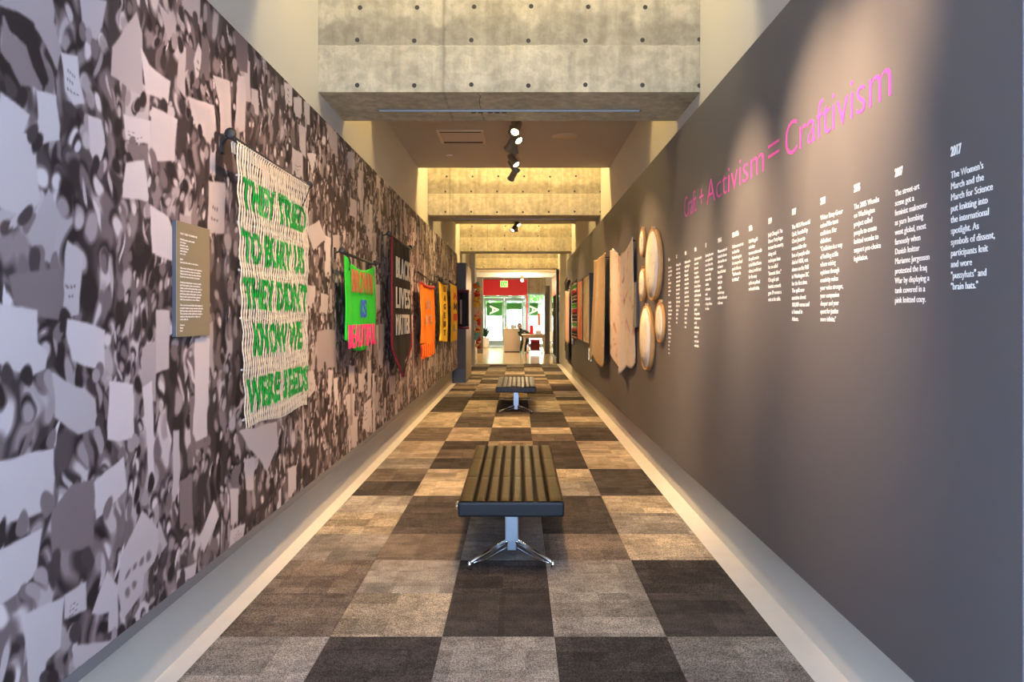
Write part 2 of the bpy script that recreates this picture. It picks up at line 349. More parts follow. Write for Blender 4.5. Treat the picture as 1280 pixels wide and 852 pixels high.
# low rebates under the panels: nothing proud of the wall; conduit trim not visible
# ------------------------------------------------------------------ left mural
SIGNS=[(.62,[(1.799,2.231),(2.003,2.321),(2.007,2.296),(2.003,2.258),(2.045,2.191),(2.024,2.137),(1.983,2.185),(1.927,2.22),(1.874,2.226),(1.799,2.214)]),
(.04,[(1.799,2.214),(1.874,2.224),(1.924,2.219),(1.983,2.094),(1.969,2.054),(1.94,2.08),(1.874,2.155),(1.842,2.169),(1.799,2.174)]),
(.5,[(1.822,2.193),(1.842,2.154),(1.899,2.143),(1.921,2.101),(1.956,2.063),(1.874,2.047),(1.842,2.09),(1.813,2.106)]),
(.78,[(1.799,2.002),(1.905,1.974),(1.89,1.918),(1.946,1.907),(1.953,1.75),(1.911,1.705),(1.799,1.725)]),
(.82,[(1.937,2.044),(2.017,2.06),(2.035,1.933),(1.976,1.907),(1.95,1.947)]),
(.84,[(2.049,2.185),(2.12,2.206),(2.147,2.079),(2.101,2.06),(2.067,2.09)]),
(.74,[(2.131,2.378),(2.264,2.437),(2.242,2.352),(2.212,2.293),(2.139,2.322)]),
(.72,[(2.444,2.476),(2.481,2.422),(2.497,2.218),(2.3,2.215),(2.304,2.305)]),
(.88,[(2.481,2.361),(2.54,2.326),(2.686,2.314),(2.668,2.233),(2.524,2.235)]),
(.82,[(2.171,2.042),(2.238,2.049),(2.259,1.976),(2.225,1.885),(2.183,1.935)]),
(.88,[(2.379,2.112),(2.551,2.129),(2.546,2.045),(2.394,2.033)]),
(.85,[(2.562,2.19),(2.737,2.18),(2.724,2.03),(2.546,1.991)]),
(.45,[(2.404,2.011),(2.529,2.03),(2.529,1.967),(2.404,1.959)]),
(.88,[(2.389,1.943),(2.502,1.973),(2.535,1.843),(2.465,1.84),(2.36,1.828)]),
(.66,[(1.993,1.784),(2.035,1.713),(2.01,1.579),(1.956,1.586),(1.918,1.645)]),
(.75,[(2.082,1.643),(2.147,1.618),(2.116,1.442),(2.045,1.425),(2.067,1.551)]),
(.42,[(1.848,1.528),(2.042,1.565),(2.053,1.501),(2.038,1.425),(1.857,1.463)]),
(.8,[(1.799,1.456),(1.94,1.452),(1.946,1.356),(1.983,1.321),(1.976,1.283),(1.918,1.271),(1.799,1.317)]),
(.84,[(2.071,1.421),(2.264,1.397),(2.255,1.278),(2.101,1.307),(2.071,1.374)]),
(.88,[(2.546,1.83),(2.674,1.794),(2.756,1.696),(2.724,1.647),(2.551,1.662)]),
(.72,[(2.01,1.265),(2.147,1.215),(2.2,1.173),(2.221,1.078),(2.128,1.074),(2.017,1.149)]),
(.87,[(2.286,1.222),(2.434,1.2),(2.429,1.015),(2.277,1.046)]),
(.85,[(2.497,1.183),(2.557,1.194),(2.562,0.857),(2.529,0.879)]),
(.78,[(1.799,1.062),(2.017,1.047),(2.021,0.967),(2.003,0.888),(1.799,0.906)]),
(.42,[(2.089,0.925),(2.204,0.925),(2.2,0.728),(2.017,0.764),(2.01,0.879)]),
(.82,[(2.36,0.963),(2.375,0.854),(2.295,0.819),(2.221,0.801),(2.204,0.915)]),
(.77,[(1.966,0.84),(1.95,0.731),(1.887,0.711),(1.799,0.704),(1.799,0.836)]),
(.75,[(2.155,0.633),(2.163,0.545),(2.064,0.567),(2.06,0.629)]),
(.77,[(2.053,0.627),(2.042,0.489),(1.983,0.481),(1.969,0.421),(1.918,0.447),(1.893,0.592),(1.899,0.632)]),
(.75,[(2.486,0.754),(2.644,0.601),(2.597,0.549),(2.502,0.53),(2.491,0.467),(2.365,0.436),(2.341,0.546),(2.351,0.635)]),
(.78,[(2.268,0.617),(2.341,0.549),(2.332,0.419),(2.282,0.433),(2.291,0.493),(2.196,0.52)]),
(.8,[(2.429,0.396),(2.497,0.431),(2.54,0.403),(2.524,0.37),(2.429,0.377)]),
(.74,[(2.101,0.458),(2.295,0.393),(2.101,0.387)]),
(.7,[(2.602,2.573),(2.724,2.562),(2.73,2.482),(2.662,2.468)]),
(.7,[(2.763,2.659),(2.937,2.737),(2.937,2.638),(2.858,2.637)]),
(.85,[(2.922,2.556),(2.959,2.527),(2.915,2.393),(2.879,2.465)]),
(.38,[(2.959,2.604),(3.02,2.594),(3.036,2.443),(2.944,2.426)]),
(.36,[(3.303,2.766),(3.449,2.787),(3.449,2.608),(3.331,2.59)]),
(.78,[(2.83,2.301),(3.076,2.343),(3.093,2.153),(2.893,2.197)]),
(.78,[(3.076,2.47),(3.248,2.503),(3.266,2.278),(3.143,2.246),(3.134,2.384)]),
(.8,[(3.341,2.56),(3.429,2.574),(3.419,2.317),(3.303,2.276)]),
(.75,[(3.501,2.547),(3.587,2.563),(3.587,2.442),(3.501,2.433)]),
(.78,[(3.993,2.74),(4.134,2.763),(4.134,2.656),(4.02,2.632)]),
(.75,[(4.164,2.712),(4.318,2.745),(4.318,2.619),(4.179,2.609)]),
(.72,[(4.367,2.745),(4.484,2.76),(4.484,2.639),(4.367,2.612)]),
(.75,[(3.02,2.004),(3.186,2.024),(3.186,1.809),(3.02,1.79)]),
(.72,[(4.255,2.568),(4.416,2.596),(4.4,2.414),(4.286,2.451)]),
(.74,[(4.134,2.415),(4.334,2.428),(4.334,2.268),(4.134,2.262)]),
(.85,[(2.893,1.336),(3.02,1.332),(3.005,0.94),(2.879,0.935)]),
(.85,[(3.068,0.644),(3.109,0.557),(2.974,0.454),(2.937,0.529)]),
(.82,[(3.36,0.883),(3.861,0.866),(3.886,0.731),(3.725,0.635),(3.48,0.789)]),
(.8,[(3.419,0.742),(3.533,0.719),(3.533,0.569),(3.439,0.591)]),
(.82,[(4.062,0.563),(4.209,0.546),(4.209,0.38),(4.077,0.395)]),
(.8,[(3.239,0.64),(3.341,0.615),(3.331,0.479),(3.257,0.486)]),
(.8,[(3.257,0.46),(3.419,0.439),(3.399,0.387),(3.239,0.397)]),
(.8,[(2.75,0.435),(2.907,0.427),(2.893,0.383),(2.743,0.4)]),
(.7,[(2.602,0.676),(2.668,0.579),(2.602,0.556)]),
(.8,[(4.45,1.095),(4.608,1.083),(4.608,0.969),(4.45,0.93)]),
(.7,[(4.645,1.3),(4.899,1.27),(4.858,1.086),(4.645,1.164)]),
(.75,[(5.5,2.697),(5.687,2.734),(5.687,2.599),(5.5,2.567)]),
(.7,[(5.859,2.641),(6.041,2.665),(6.01,2.51),(5.859,2.503)]),
(.72,[(5.552,2.359),(5.772,2.364),(5.772,2.234),(5.552,2.228)]),
(.8,[(4.433,2.451),(4.627,2.485),(4.537,2.342)]),
(.8,[(4.416,1.981),(4.701,2.069),(4.858,1.959),(4.572,1.867)]),
(.6,[(4.858,2.756),(5.182,2.757),(5.159,2.589),(4.961,2.623)]),
(.7,[(5.918,2.494),(6.041,2.502),(6.01,2.294),(5.918,2.294)]),
(.65,[(6.136,2.457),(6.302,2.251),(6.01,2.213)]),
(.7,[(5.047,2.008),(5.228,2.029),(5.228,1.865),(5.047,1.833)]),
(.7,[(6.235,2.173),(6.587,2.2),(6.55,2.026),(6.302,2.018)]),
(.78,[(4.45,1.635),(4.608,1.627),(4.572,1.476),(4.45,1.505)]),
(.72,[(4.739,1.579),(4.919,1.574),(4.899,1.447),(4.739,1.462)]),
(.62,[(4.645,1.326),(5.136,1.338),(5.136,1.078),(4.664,1.079)]),
(.75,[(5.526,1.051),(5.715,1.038),(5.687,0.88),(5.526,0.915)]),
(.85,[(6.072,0.693),(6.371,0.7),(6.302,0.417),(6.01,0.485)]),
(.78,[(5.423,0.827),(5.715,0.814),(5.687,0.638),(5.474,0.667)]),
(.75,[(5.859,0.969),(6.104,0.95),(6.041,0.806),(5.859,0.798)]),
(.75,[(5.552,0.656),(5.8,0.622),(5.772,0.334),(5.632,0.405)]),
(.8,[(6.55,1.732),(6.778,1.742),(6.778,1.499),(6.587,1.474)]),
(.78,[(6.587,1.356),(6.981,1.352),(6.899,0.957),(6.662,0.928)]),
(.7,[(7.242,0.828),(7.62,0.796),(7.571,0.613),(7.242,0.649)]),
(.8,[(4.919,1.06),(5.025,1.052),(4.982,0.876),(4.919,0.883)])]

def crowd_colors(ys, hs):
    rs = np.random.RandomState(11)
    H, W_ = len(hs), len(ys)
    img = np.full((H, W_), .10, np.float32)
    Y, Z = np.meshgrid(ys, hs)
    Y = Y.astype(np.float32); Z = Z.astype(np.float32); Yc, Zc = Y.copy(), Z.copy()
    for f, am in ((9, .014), (23, .010), (47, .0045), (90, .0015)):
        for q in range(3):
            a, b_, c, d = rs.uniform(-1, 1, 4); e_, g_ = rs.uniform(0, 6, 2); a2 = rs.uniform(0, 2*PI)
            Y = Y+am*.7*np.sin(f*(math.cos(a2)*Yc+math.sin(a2)*Zc)+e_); a2 = rs.uniform(0, 2*PI)
            Z = Z+am*.7*np.sin(f*(math.cos(a2)*Yc+math.sin(a2)*Zc)+g_)
    warp = [(Y, Z)]
    def blend(sl, mask, t): img[sl] = img[sl]*(1-mask)+t*mask
    def ell(cy, cz, ry, rz, t, soft=.18, ang=0):
        R_ = max(ry, rz)*1.25+.06
        i0, i1 = np.searchsorted(ys, [cy-R_, cy+R_]); j0, j1 = np.searchsorted(hs, [cz-R_, cz+R_])
        if i1 <= i0 or j1 <= j0: return
        sl = (slice(j0, j1), slice(i0, i1)); dy = Y[sl]-cy; dz = Z[sl]-cz
        if ang: dy, dz = dy*math.cos(ang)+dz*math.sin(ang), -dy*math.sin(ang)+dz*math.cos(ang)
        d = np.sqrt((dy/ry)**2+(dz/rz)**2)
        blend(sl, np.clip((1+soft/2-d)/soft, 0, 1), t)
    def poly(pts, t, soft=.006, grad=0):
        p = np.array(pts); y0, y1, z0, z1 = p[:, 0].min()-.07, p[:, 0].max()+.07, p[:, 1].min()-.07, p[:, 1].max()+.07
        i0, i1 = np.searchsorted(ys, [y0, y1]); j0, j1 = np.searchsorted(hs, [z0, z1])
        if i1 <= i0 or j1 <= j0: return
        sl = (slice(j0, j1), slice(i0, i1)); yy, zz = Yc[sl]*.68+Y[sl]*.32, Zc[sl]*.68+Z[sl]*.32
        inside = np.zeros(yy.shape, bool); dist = np.full(yy.shape, 9., np.float32); n = len(p)
        for a in range(n):
            (ya, za), (yb, zb) = p[a], p[(a+1) % n]
            if abs(zb-za) > 1e-9:
                c = ((za > zz) != (zb > zz)) & (yy < (yb-ya)*(zz-za)/(zb-za)+ya); inside ^= c
            ex, ez = yb-ya, zb-za; l2 = ex*ex+ez*ez+1e-12
            tt = np.clip(((yy-ya)*ex+(zz-za)*ez)/l2, 0, 1)
            dist = np.minimum(dist, np.hypot(yy-ya-tt*ex, zz-za-tt*ez))
        sd = np.where(inside, dist, -dist)+.004
        blend(sl, np.clip(sd/soft+.5, 0, 1), t*(1+grad*((zz-z0)/(z1-z0)-.5)))
    # people from the back rows (top) to the front rows (bottom)
    n = 9500
    zs = np.sort(rs.uniform(PB-.1, 2.82, n))[::-1]
    for i in range(n):
        z = zs[i]; y = rs.uniform(.6, 15.6)
        sz = (.031 if y < 2.3 else .0235)*rs.uniform(.7, 1.35)*(1.22-.12*(z-PB))
        k = rs.rand()
        body = rs.choice([.04, .09, .18, .34, .52, .68, .8], p=[.22, .16, .14, .16, .14, .1, .08])
        ell(y+rs.uniform(-.01, .01), z-sz*2.5, sz*1.35, sz*2.0, body, .5, rs.uniform(-.35, .35))
        hair = rs.choice([.03, .06, .14, .36, .62], p=[.36, .2, .14, .14, .16]); skin = rs.choice([.38, .58, .72, .86])
        ell(y, z, sz*.78, sz*1.15, hair, .45)
        if k < .55: ell(y+rs.uniform(-.4, .4)*sz, z-sz*.4, sz*.58, sz*.8, skin, .55)
        if k > .8: ell(y+rs.uniform(-1, 1)*sz*1.4, z+sz*1.2, sz*.28, sz*1.4, skin, .5, rs.uniform(-.5, .5))
        if rs.rand() < .02 and y > 2.4:
            w_, h_ = rs.uniform(.025, .075), rs.uniform(.05, .13); q = rs.uniform(-.02, .02, 4)
            t = rs.choice([.45, .66, .76, .84])
            poly([(y-w_, z+q[0]), (y+w_, z+q[1]), (y+w_+q[2], z+h_*2), (y-w_+q[3], z+h_*2+q[1])], t, .008, .1)
    for t, pts in SIGNS:
        poly(pts, t, .008, .08)
        p = np.array(pts); cy, cz = p.mean(0); wy, wz = np.ptp(p, 0)
        if t > .7 and wy > .05 and rs.rand() < .2:
            for r_ in range(rs.randint(2, 4)):
                for c_ in range(rs.randint(2, 5)):
                    ell(cy+(c_-1.5)*wy*.14, cz+(r_-1)*wz*.17, wy*.045, wz*.03, t*.55, .9)
        # heads overlapping the foot of the sign
        for q in range(int(2+wy*10)):
            ell(cy+rs.uniform(-.6, .6)*wy, p[:, 1].min()+rs.uniform(-.05, .015), .022, .032, rs.choice([.05, .12, .4, .6]), .3)
    for y in (2.46, ):
        pass
    # far part: tall narrow placards
    for i in range(190):
        y = rs.uniform(5.6, 15.2); z = rs.uniform(PB, 2.6); w_ = rs.uniform(.02, .075); h_ = rs.uniform(.06, .18); s = rs.uniform(-.03, .03)
        poly([(y-w_, z), (y+w_, z+s), (y+w_, z+2*h_), (y-w_, z+2*h_-s)], rs.choice([.55, .68, .78]), .01, .1)
    t = img[..., None]
    lo = np.array([.014, .009, .010]); hi = np.array([.86, .78, .80]); mid_ = np.array([.27, .21, .215])
    a = np.clip(t/.5, 0, 1); b = np.clip((t-.5)/.5, 0, 1)
    return (lo*(1-a)+mid_*a)*(1-b)+hi*b

def build_mural():
    root = thing('mural_panel', 'long purple-grey photographic mural of a crowd holding placards, covering the left wall', 'mural', (XL, 7.2, PB))
    Y0, Y1 = .6, 15.3
    ys = [1.55]
    while ys[-1] < Y1: ys.append(ys[-1]+min(.03, 1.0*ys[-1]**2/1169))
    ys[-1] = Y1; ys = [Y0, 1.0, 1.3]+ys
    ys = np.array(ys); hs = np.linspace(PB+.04, PTL, 500)
    col = crowd_colors(ys, hs)
    H, W_ = len(hs), len(ys)
    me = bpy.data.meshes.new('crowd_print'); me.vertices.add(H*W_)
    co = np.zeros((H, W_, 3), np.float32); co[..., 0] = PL-XL; co[..., 1] = ys[None, :]-7.2; co[..., 2] = hs[:, None]-PB
    me.vertices.foreach_set('co', co.ravel())
    i = np.arange(H*W_).reshape(H, W_)
    q = np.stack([i[:-1, :-1], i[:-1, 1:], i[1:, 1:], i[1:, :-1]], -1).reshape(-1, 4)
    me.loops.add(q.size); me.loops.foreach_set('vertex_index', q.ravel().astype(np.int32))
    me.polygons.add(len(q)); me.polygons.foreach_set('loop_start', np.arange(0, q.size, 4, dtype=np.int32))
    try: me.polygons.foreach_set('loop_total', np.full(len(q), 4, np.int32))
    except Exception: pass
    me.update(calc_edges=True); set_col(me, col.reshape(-1, 3))
    me.materials.append(attr_mat('crowd_print', 'Col', .6, .18)); link('crowd_print', me, root)
    d = PL-XL
    box('backing_board', 0.001, d-.001, Y0-7.2, Y1-7.2, .001, PTL-PB, M_strip, root)
    box('base_rail', d-.001, d+.002, Y0-7.2, Y1-7.2, 0, .040, M_strip, root)
build_mural()

# ------------------------------------------------------------------ right text panel
def build_text_panel():
    root = thing('wall_panel', 'long dark grey panel with a pink title and white timeline text on the right wall', 'wall panel', (XR, 7, PB))
    box('board', PR-XR, -.001, 1.665-7, 17.2-7, 0, PTR-PB, M_grey, root, .002)
    X = PR-XR-.0008
    def T(name, body, size, y, z, m, off=0, xs=1, ls=1, sp=1):
        me = text_mesh(body, size, off, xs, .0006, ls, 'LEFT', sp)
        return put_text(name, me, RB, Vector((X, y-7, z-PB)), m, root)
    # title, from far to near
    cme = text_mesh('I', .27, -.001, 1, .0006); KY = .147/max(v.co.y for v in cme.vertices)
    def fit(name, body, ya, yb, z, size, m, off=0):
        me = text_mesh(body, size, off, 1, .0006)
        xs_ = [v.co.x for v in me.vertices]; w_ = max(xs_)-min(xs_); k = (ya-yb)/w_
        me.transform(Matrix.Translation((-min(xs_), 0, 0))); me.transform(Matrix.Diagonal((k, KY, 1, 1)))
        return put_text(name, me, RB, Vector((X, ya-7, z-PB)), m, root)
    for body, ya, yb in (('Craft', 5.06, 4.72), ('+', 4.64, 4.54), ('Activism', 4.46, 3.42), ('=', 3.36, 3.22), ('Craftivism', 3.145, 2.253)):
        fit('title_lettering', body, ya, yb, TZ, .27, M_magenta, -.003)
    cols = [
     (1.942, '2017', "The Women's|March and the|March for Science|put knitting into|the international|spotlight. As|symbols of dissent,|participants knit|and wore|\"pussyhats\" and|\"brain hats.\""),
     (2.23, '2007', "The street-art|scene got a|feminist makeover|as yarn bombing|went global, most|famously when|Danish knitter|Marianne J\u00f8rgensen|protested the Iraq|War by displaying a|tank covered in a|pink knitted cozy."),
     (2.502, '2005', "The 2005 Wombs|on Washington|project called|people to create|knitted wombs to|support pro-choice|legislation."),
     (2.78, '2003', "Writer Betsy Greer|coined the term|craftivism. Her|definition:|\"Craftivism is a way|of looking at life|where voicing|opinions through|creativity makes|your voice stronger,|your compassion|deeper and your|quest for justice|more infinite.\""),
     (3.07, '1987', "The AIDS Memorial|Quilt, founded by|Cleve Jones to|memorialize the|lives of people who|died of AIDS, was|shown on the Mall|in Washington DC|for the first time.|The quilt now|contains almost|100,000 names and|is housed in|Atlanta."),
     (3.36, '1979', "Judy Chicago's The|Dinner Party began|to tour the country,|doing craft|techniques from|her so-called|\"domestic labor.\"|Chicago's epic|feminist artwork|gave 39 women a|seat at the table."),
     (3.645, '1970s', "Faith Ringgold|and other|women artists made|the quilt a voice|in the United States|where, in which art|for the many|quilts are political|and social cloths."),
     (3.927, '1960s-1970s', "Craft movement was|to defend the|handmade against|the mass produced|goods of the era.|\"The Personal is|the Political.\""),
     (4.21, '1940-45', "Women sewed and|knitted for the war|effort and the men|at home in|bees of the local|red cloth|clubs, for|supplies|to the troops|and the relief work|of the war."),
     (4.49, '17', "Spinning bees were|an act against the|taxed cloth of the|crown. Homespun|was worn by|women of the|colonies|and boycott|made|British cloth|a thing of shame|for them."),
     (4.77, '1800s', "Quilts and samplers|were sewn|by women|to support|the abolition|of slavery and|the vote. Shown|at the fairs and|sold for the funds|of the town|and of the city|groups.|Sewing circles|let women meet|to talk|and the vote|was won by|work of|many hands|and needles."),
     (5.05, '1600s', "Stitched samplers|taught the girls|letters, and|then gave a|voice to the|women who|made them|by hand and|passed down|the work and|names of the|ones that|made it|first in|thread|once."),
     (5.32, 'BC', "Weaving of the|cloth was the|work of many|women of the|ancient world|in which the|loom told of|loss and of|the war and|of the thread|that is spun|and cut|by the|fates|too."),
     (5.60, 'Before', "Fibers were|spun and then|woven in all|lands|before the|written|word was|made.||Cloth told|the tales of|makers whose|hands made|the homes|warm|and gave|them that|wore them|each day|a sign of|who|they|were."),
    ]
    for y, head, body in cols:
        k = 1.0
        T('year_heading', head, .036, y, 1.868, M_white, .0012, .62)
        lines = body.split('|'); wid = .205 if y < 3.5 else .195
        me = text_mesh('\n'.join(lines), .0268, 0, 1, .0006, .0303/.0268)
        w_ = max(v.co.x for v in me.vertices); n = max(len(s) for s in lines)
        k = min(.88, wid/w_)
        me.transform(Matrix.Diagonal((k, 1, 1, 1)))
        put_text('text_block', me, RB, Vector((X, y-7, 1.807-PB)), M_white, root)
TZ = 2.130
build_text_panel()

# ------------------------------------------------------------------ benches
def make_bench(label):
    t = thing('bench', label, 'bench', (0, 0, 0), 'black leather benches')
    W, L, zb, zt = .594, 1.73, .318, .405
    MB().box(-W/2, W/2, 0, L, zb, zt-.004).build('seat', M_shaded_side, t, False, .012)
    us = [-.297, -.203, -.1353, -.0677, 0, .0677, .1353, .203, .297]
    us = [-.297, -.207, -.138, -.069, 0, .069, .138, .207, .297]
    vsn = [0, .6, 1.17, L]
    for a in range(8):
        x0, x1 = us[a]+.007, us[a+1]-.007
        if a == 0: x0 = -.297+.004
        if a == 7: x1 = .297-.004
        for b_ in range(3):
            y0, y1 = vsn[b_]+.001, vsn[b_+1]-.001
            if b_ == 0: y0 = .006
            if b_ == 2: y1 = L-.006
            nx, ny = 10, 16
            def fn(u, v, x0=x0, x1=x1, y0=y0, y1=y1):
                pu = 1-abs(2*u-1)**7; pv = 1-abs(2*v-1)**14
                wr = .0012*math.sin((y0+v*(y1-y0))*70+u*3)*math.sin(u*PI)
                return (x0+u*(x1-x0), y0+v*(y1-y0), zt-.006+.013*max(0, pu)**.5*(.72+.28*max(0, pv))+wr)
            link('channel_pad', grid_mesh('channel_pad', fn, nx, ny, M_leather), t)
    box('seam_bed', -.292, .292, .006, L-.006, zt-.008, zt-.004, M_seam, t)
    MB().lathe([(.012, .0), (.026, -.004), (.026, -.012), (.014, -.018)], 18, (-W/2, .09, zb+.042), 'x').build('side_cap', M_chrome, t, True)
    for y0, s in ((.33, -1), (L-.33, 1)):
        MB().box(-.04, .04, y0-.028, y0+.028, .085, zb).build('post', M_steel, t, False, .006)
        MB().box(-.027, .027, y0-.024, y0+.024, .035, .09).build('hub', M_steel, t, False, .004)
        for sx in (-1, 1):
            foot = Vector((sx*.234, y0+s*.27, .045)); a = Vector((sx*.032, y0+s*.02, .088))
            m_ = MB(); m_.tube([a, a.lerp(foot, .5)+Vector((0, 0, .004)), foot], [.013, .011, .010], 10, flat=1.1)
            m_.tube([a+Vector((0, 0, -.035)), foot+Vector((-sx*.09, -s*.1, -.012)), foot+Vector((-sx*.02, -s*.02, -.006))], [.006, .005, .004], 8)
            lg = m_.build('leg', M_chrome, t, True)
            MB().lathe([(.008, .0075), (.0125, .009), (.012, .03), (.011, .052), (.006, .057)], 12, (foot.x, foot.y, 0)).build('foot', M_chrome, lg, True)
            MB().lathe([(.004, 0), (.011, .001), (.011, .01), (.004, .014)], 10, (a.x, a.y-.02, a.z), 'y').build('bolt', M_chrome, lg, True)
    return t
bench = make_bench('black channelled leather bench on chrome feet, nearest in the corridor'); bench.location = (-.04, 3.95, 0)
dup(bench, (-.035, 10.45, 0), 'black channelled leather bench farther down the corridor, beyond the first')

# ------------------------------------------------------------------ track lights
def spot(parent, loc, target, e, ang, col=(1, .60, .29), blend=.7):
    l = bpy.data.lights.new('spot_beam', 'SPOT'); l.energy = e; l.spot_size = math.radians(ang); l.spot_blend = blend; l.color = col; l.shadow_soft_size = .03
    o = bpy.data.objects.new('spot_beam', l); C.objects.link(o); o.parent = parent
    d = Vector(target)-Vector(loc); o.location = Vector(loc)-parent.location+d.normalized()*.075; o.rotation_euler = d.to_track_quat('-Z', 'Y').to_euler(); return o
def track_head(y, target, e, label, ang=50, z=3.34, x=-.06, group=None, top=3.5, blend=.7, col=(1, .60, .29)):
    t = thing('track_spotlight', label, 'spotlight', (x, y, top), group)
    P_ = Vector((x, y, z)); d = (Vector(target)-P_).normalized(); R_ = d.to_track_quat('Z', 'Y').to_matrix().to_4x4()
    MB().box(-.02, .02, -.05, .05, -.03, 0).build('adapter', M_lampbody, t, False, .004)
    MB().tube([(0, 0, -.03), (0, 0, z-top+.05)], .008, 8).build('stem', M_lampbody, t, True)
    me = MB().lathe([(.018, -.10), (.038, -.095), (.042, -.05), (.043, .05), (.050, .065), (.050, .085), (.046, .085), (.040, .07)], 20).mesh('lamp_head', M_lampbody, True)
    me.transform(Matrix.Translation(P_-Vector((x, y, top))) @ R_); hd = link('lamp_head', me, t)
    me = MB().lathe([(.039, .066), (.039, .07), (.02, .073)], 20).mesh('lens', M_lens, True)
    me.transform(Matrix.Translation(P_-Vector((x, y, top))) @ R_); link('lens', me, hd)
    spot(t, P_, target, e, ang, col, blend)
    return t
for y0, y1, lb in ((.9, 3.9, 'black lighting track on the ceiling above the photographer'), (7.0, 9.8, 'black lighting track on the ceiling between the first two beams'), (13.1, 16.1, 'black lighting track on the ceiling beyond the second beam'), (19.3, 22.2, 'black lighting track on the ceiling beyond the third beam')):
    t = thing('lighting_track', lb, 'lighting track', (-.06, (y0+y1)/2, 3.555))
    MB().box(-.018, .018, (y0-y1)/2, (y1-y0)/2, -.03, -.0005).build('rail', M_lampbody, t, False, .002)
TRK = 3.525
S = SPOT_W
# first bay (above and ahead of the camera): washes both walls
track_head(2.15, (PR, 2.3, 2.35), S*1.6, 'track spotlight above the camera washing the end of the title', 30, top=TRK, blend=1, col=(1, .69, .41))
track_head(2.75, (PR, 2.72, 1.9), S*4.3, 'track spotlight aimed at the word Craftivism', 46, top=TRK, blend=1, col=(1, .69, .41))
track_head(3.3, (PR, 3.72, 1.8), S*3.8, 'track spotlight aimed at the middle of the timeline', 38, top=TRK, blend=1, col=(1, .69, .41))
track_head(3.8, (PR, 4.85, 1.45), S*3.2, 'track spotlight aimed at the start of the timeline', 36, top=TRK, blend=1, col=(1, .69, .41))
track_head(1.9, (PL, 3.3, 1.5), S*1.2, 'track spotlight aimed at the brown label', 60, top=TRK, blend=1)
track_head(2.45, (PL, 4.1, 1.4), S*1.2, 'track spotlight aimed at the cord hanging', 60, top=TRK, blend=1)
track_head(3.55, (PL, 5.5, 1.4), S*1.2, 'track spotlight aimed at the green banner', 55, top=TRK, blend=1)
track_head(3.9, (-.1, 6.0, 0), S*3.0, 'track spotlight aimed down at the near bench', 85, top=TRK, blend=1)
track_head(3.05, (-.1, 3.6, 0), S*.7, 'track spotlight aimed down before the near bench', 100, top=TRK, blend=1)
# second bay: the heads in view
track_head(7.24, (-.9, 4.6, .3), S*.9, 'topmost track spotlight, glowing, in the cluster beyond the first beam', 55, z=3.35, top=TRK, x=-.02)
track_head(7.42, (PR, 6.2, 1.5), S*1.7, 'track spotlight glowing just below the topmost one', 48, z=3.31, top=TRK, x=-.03)
track_head(7.85, (PL, 9.2, 1.5), S*1.1, 'dark track spotlight turned left in the upper pair', 55, z=3.34, top=TRK, x=-.08)
track_head(8.75, (PR, 7.6, 1.4), S*1.1, 'track spotlight with a lit face turned right, lower pair', 50, z=3.35, top=TRK)
track_head(9.15, (PR, 10.2, 1.4), S*1.0, 'dark track spotlight behind the lit one in the lower pair', 50, z=3.36, top=TRK, x=-.06)
track_head(9.55, (PL, 11.4, 1.4), S*1.0, 'lowest dark track spotlight before the second beam', 55, z=3.34, top=TRK, x=-.07)
track_head(8.3, (0, 9.2, 0), S*3.2, 'track spotlight lighting the far bench', 110, z=3.42, top=TRK, x=-.05)
# third bay
track_head(14.6, (PR, 13.2, 1.5), S*1.0, 'lit track spotlight just under the second beam, upper one', 55, z=3.36, top=TRK, x=-.02)
track_head(15.2, (PL, 14, 1.5), S*.9, 'track spotlight just under the second beam, lower one', 55, z=3.33, top=TRK, x=-.09)
track_head(15.6, (0, 16.2, 0), S*2.6, 'track spotlight lighting the carpet under the third beam', 110, z=3.38, top=TRK, x=-.05)
track_head(20.6, (.6, 19.2, .4), S*1.6, 'small lit track spotlight under the third beam', 70, z=3.36, top=TRK, x=-.02)

# ceiling fittings between the first two beams
t = thing('air_vent', 'bronze rectangular air vent in the ceiling left of the track lights', 'air vent', (-.665, 8.38, 3.555))
f = MB()
for a in ((-.27, .27, -.30, -.27), (-.27, .27, .27, .30), (-.27, -.235, -.27, .27), (.235, .27, -.27, .27)): f.box(a[0], a[1], a[2], a[3], -.018, -.0005)
f.build('frame', M_bronze, t, False, .003)
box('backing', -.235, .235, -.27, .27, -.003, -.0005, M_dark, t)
box('dark_strip', -.235, .235, -.268, -.225, -.0165, -.010, M_dark, t)  # solid dark bars along both ends of the grille
box('dark_strip', -.235, .235, .225, .268, -.0165, -.010, M_dark, t)
for i in range(9):
    yy = -.24+.06*i
    MB().add([(-.235, yy-.022, -.006), (.235, yy-.022, -.006), (.235, yy+.022, -.016), (-.235, yy+.022, -.016), (-.235, yy-.022, -.004), (.235, yy-.022, -.004), (.235, yy+.022, -.014), (-.235, yy+.022, -.014)],
             [(0, 1, 2, 3), (4, 7, 6, 5), (0, 4, 5, 1), (2, 6, 7, 3), (1, 5, 6, 2), (0, 3, 7, 4)]).build('slat', M_bronze, t)
t = thing('ceiling_speaker', 'round flush speaker grille in the ceiling right of the track lights', 'speaker', (.54, 8.37, 3.555))
MB().lathe([(.15, -.0005), (.15, -.006), (.142, -.011), (.134, -.008)], 32).build('ring', M_bronze, t, True)
MB().lathe([(.134, -.002), (.134, -.008), (.05, -.0095)], 32).build('grille', M_bronze, t, True)
t = thing('sprinkler', 'small white sprinkler cap in the ceiling below the air vent', 'sprinkler', (-.905, 9.36, 3.555))
MB().lathe([(.045, -.0005), (.045, -.004), (.03, -.008)], 20).build('escutcheon', M_white, t, True)
MB().lathe([(.02, -.008), (.02, -.024), (.012, -.03)], 16).build('cap', M_bronze, t, True)

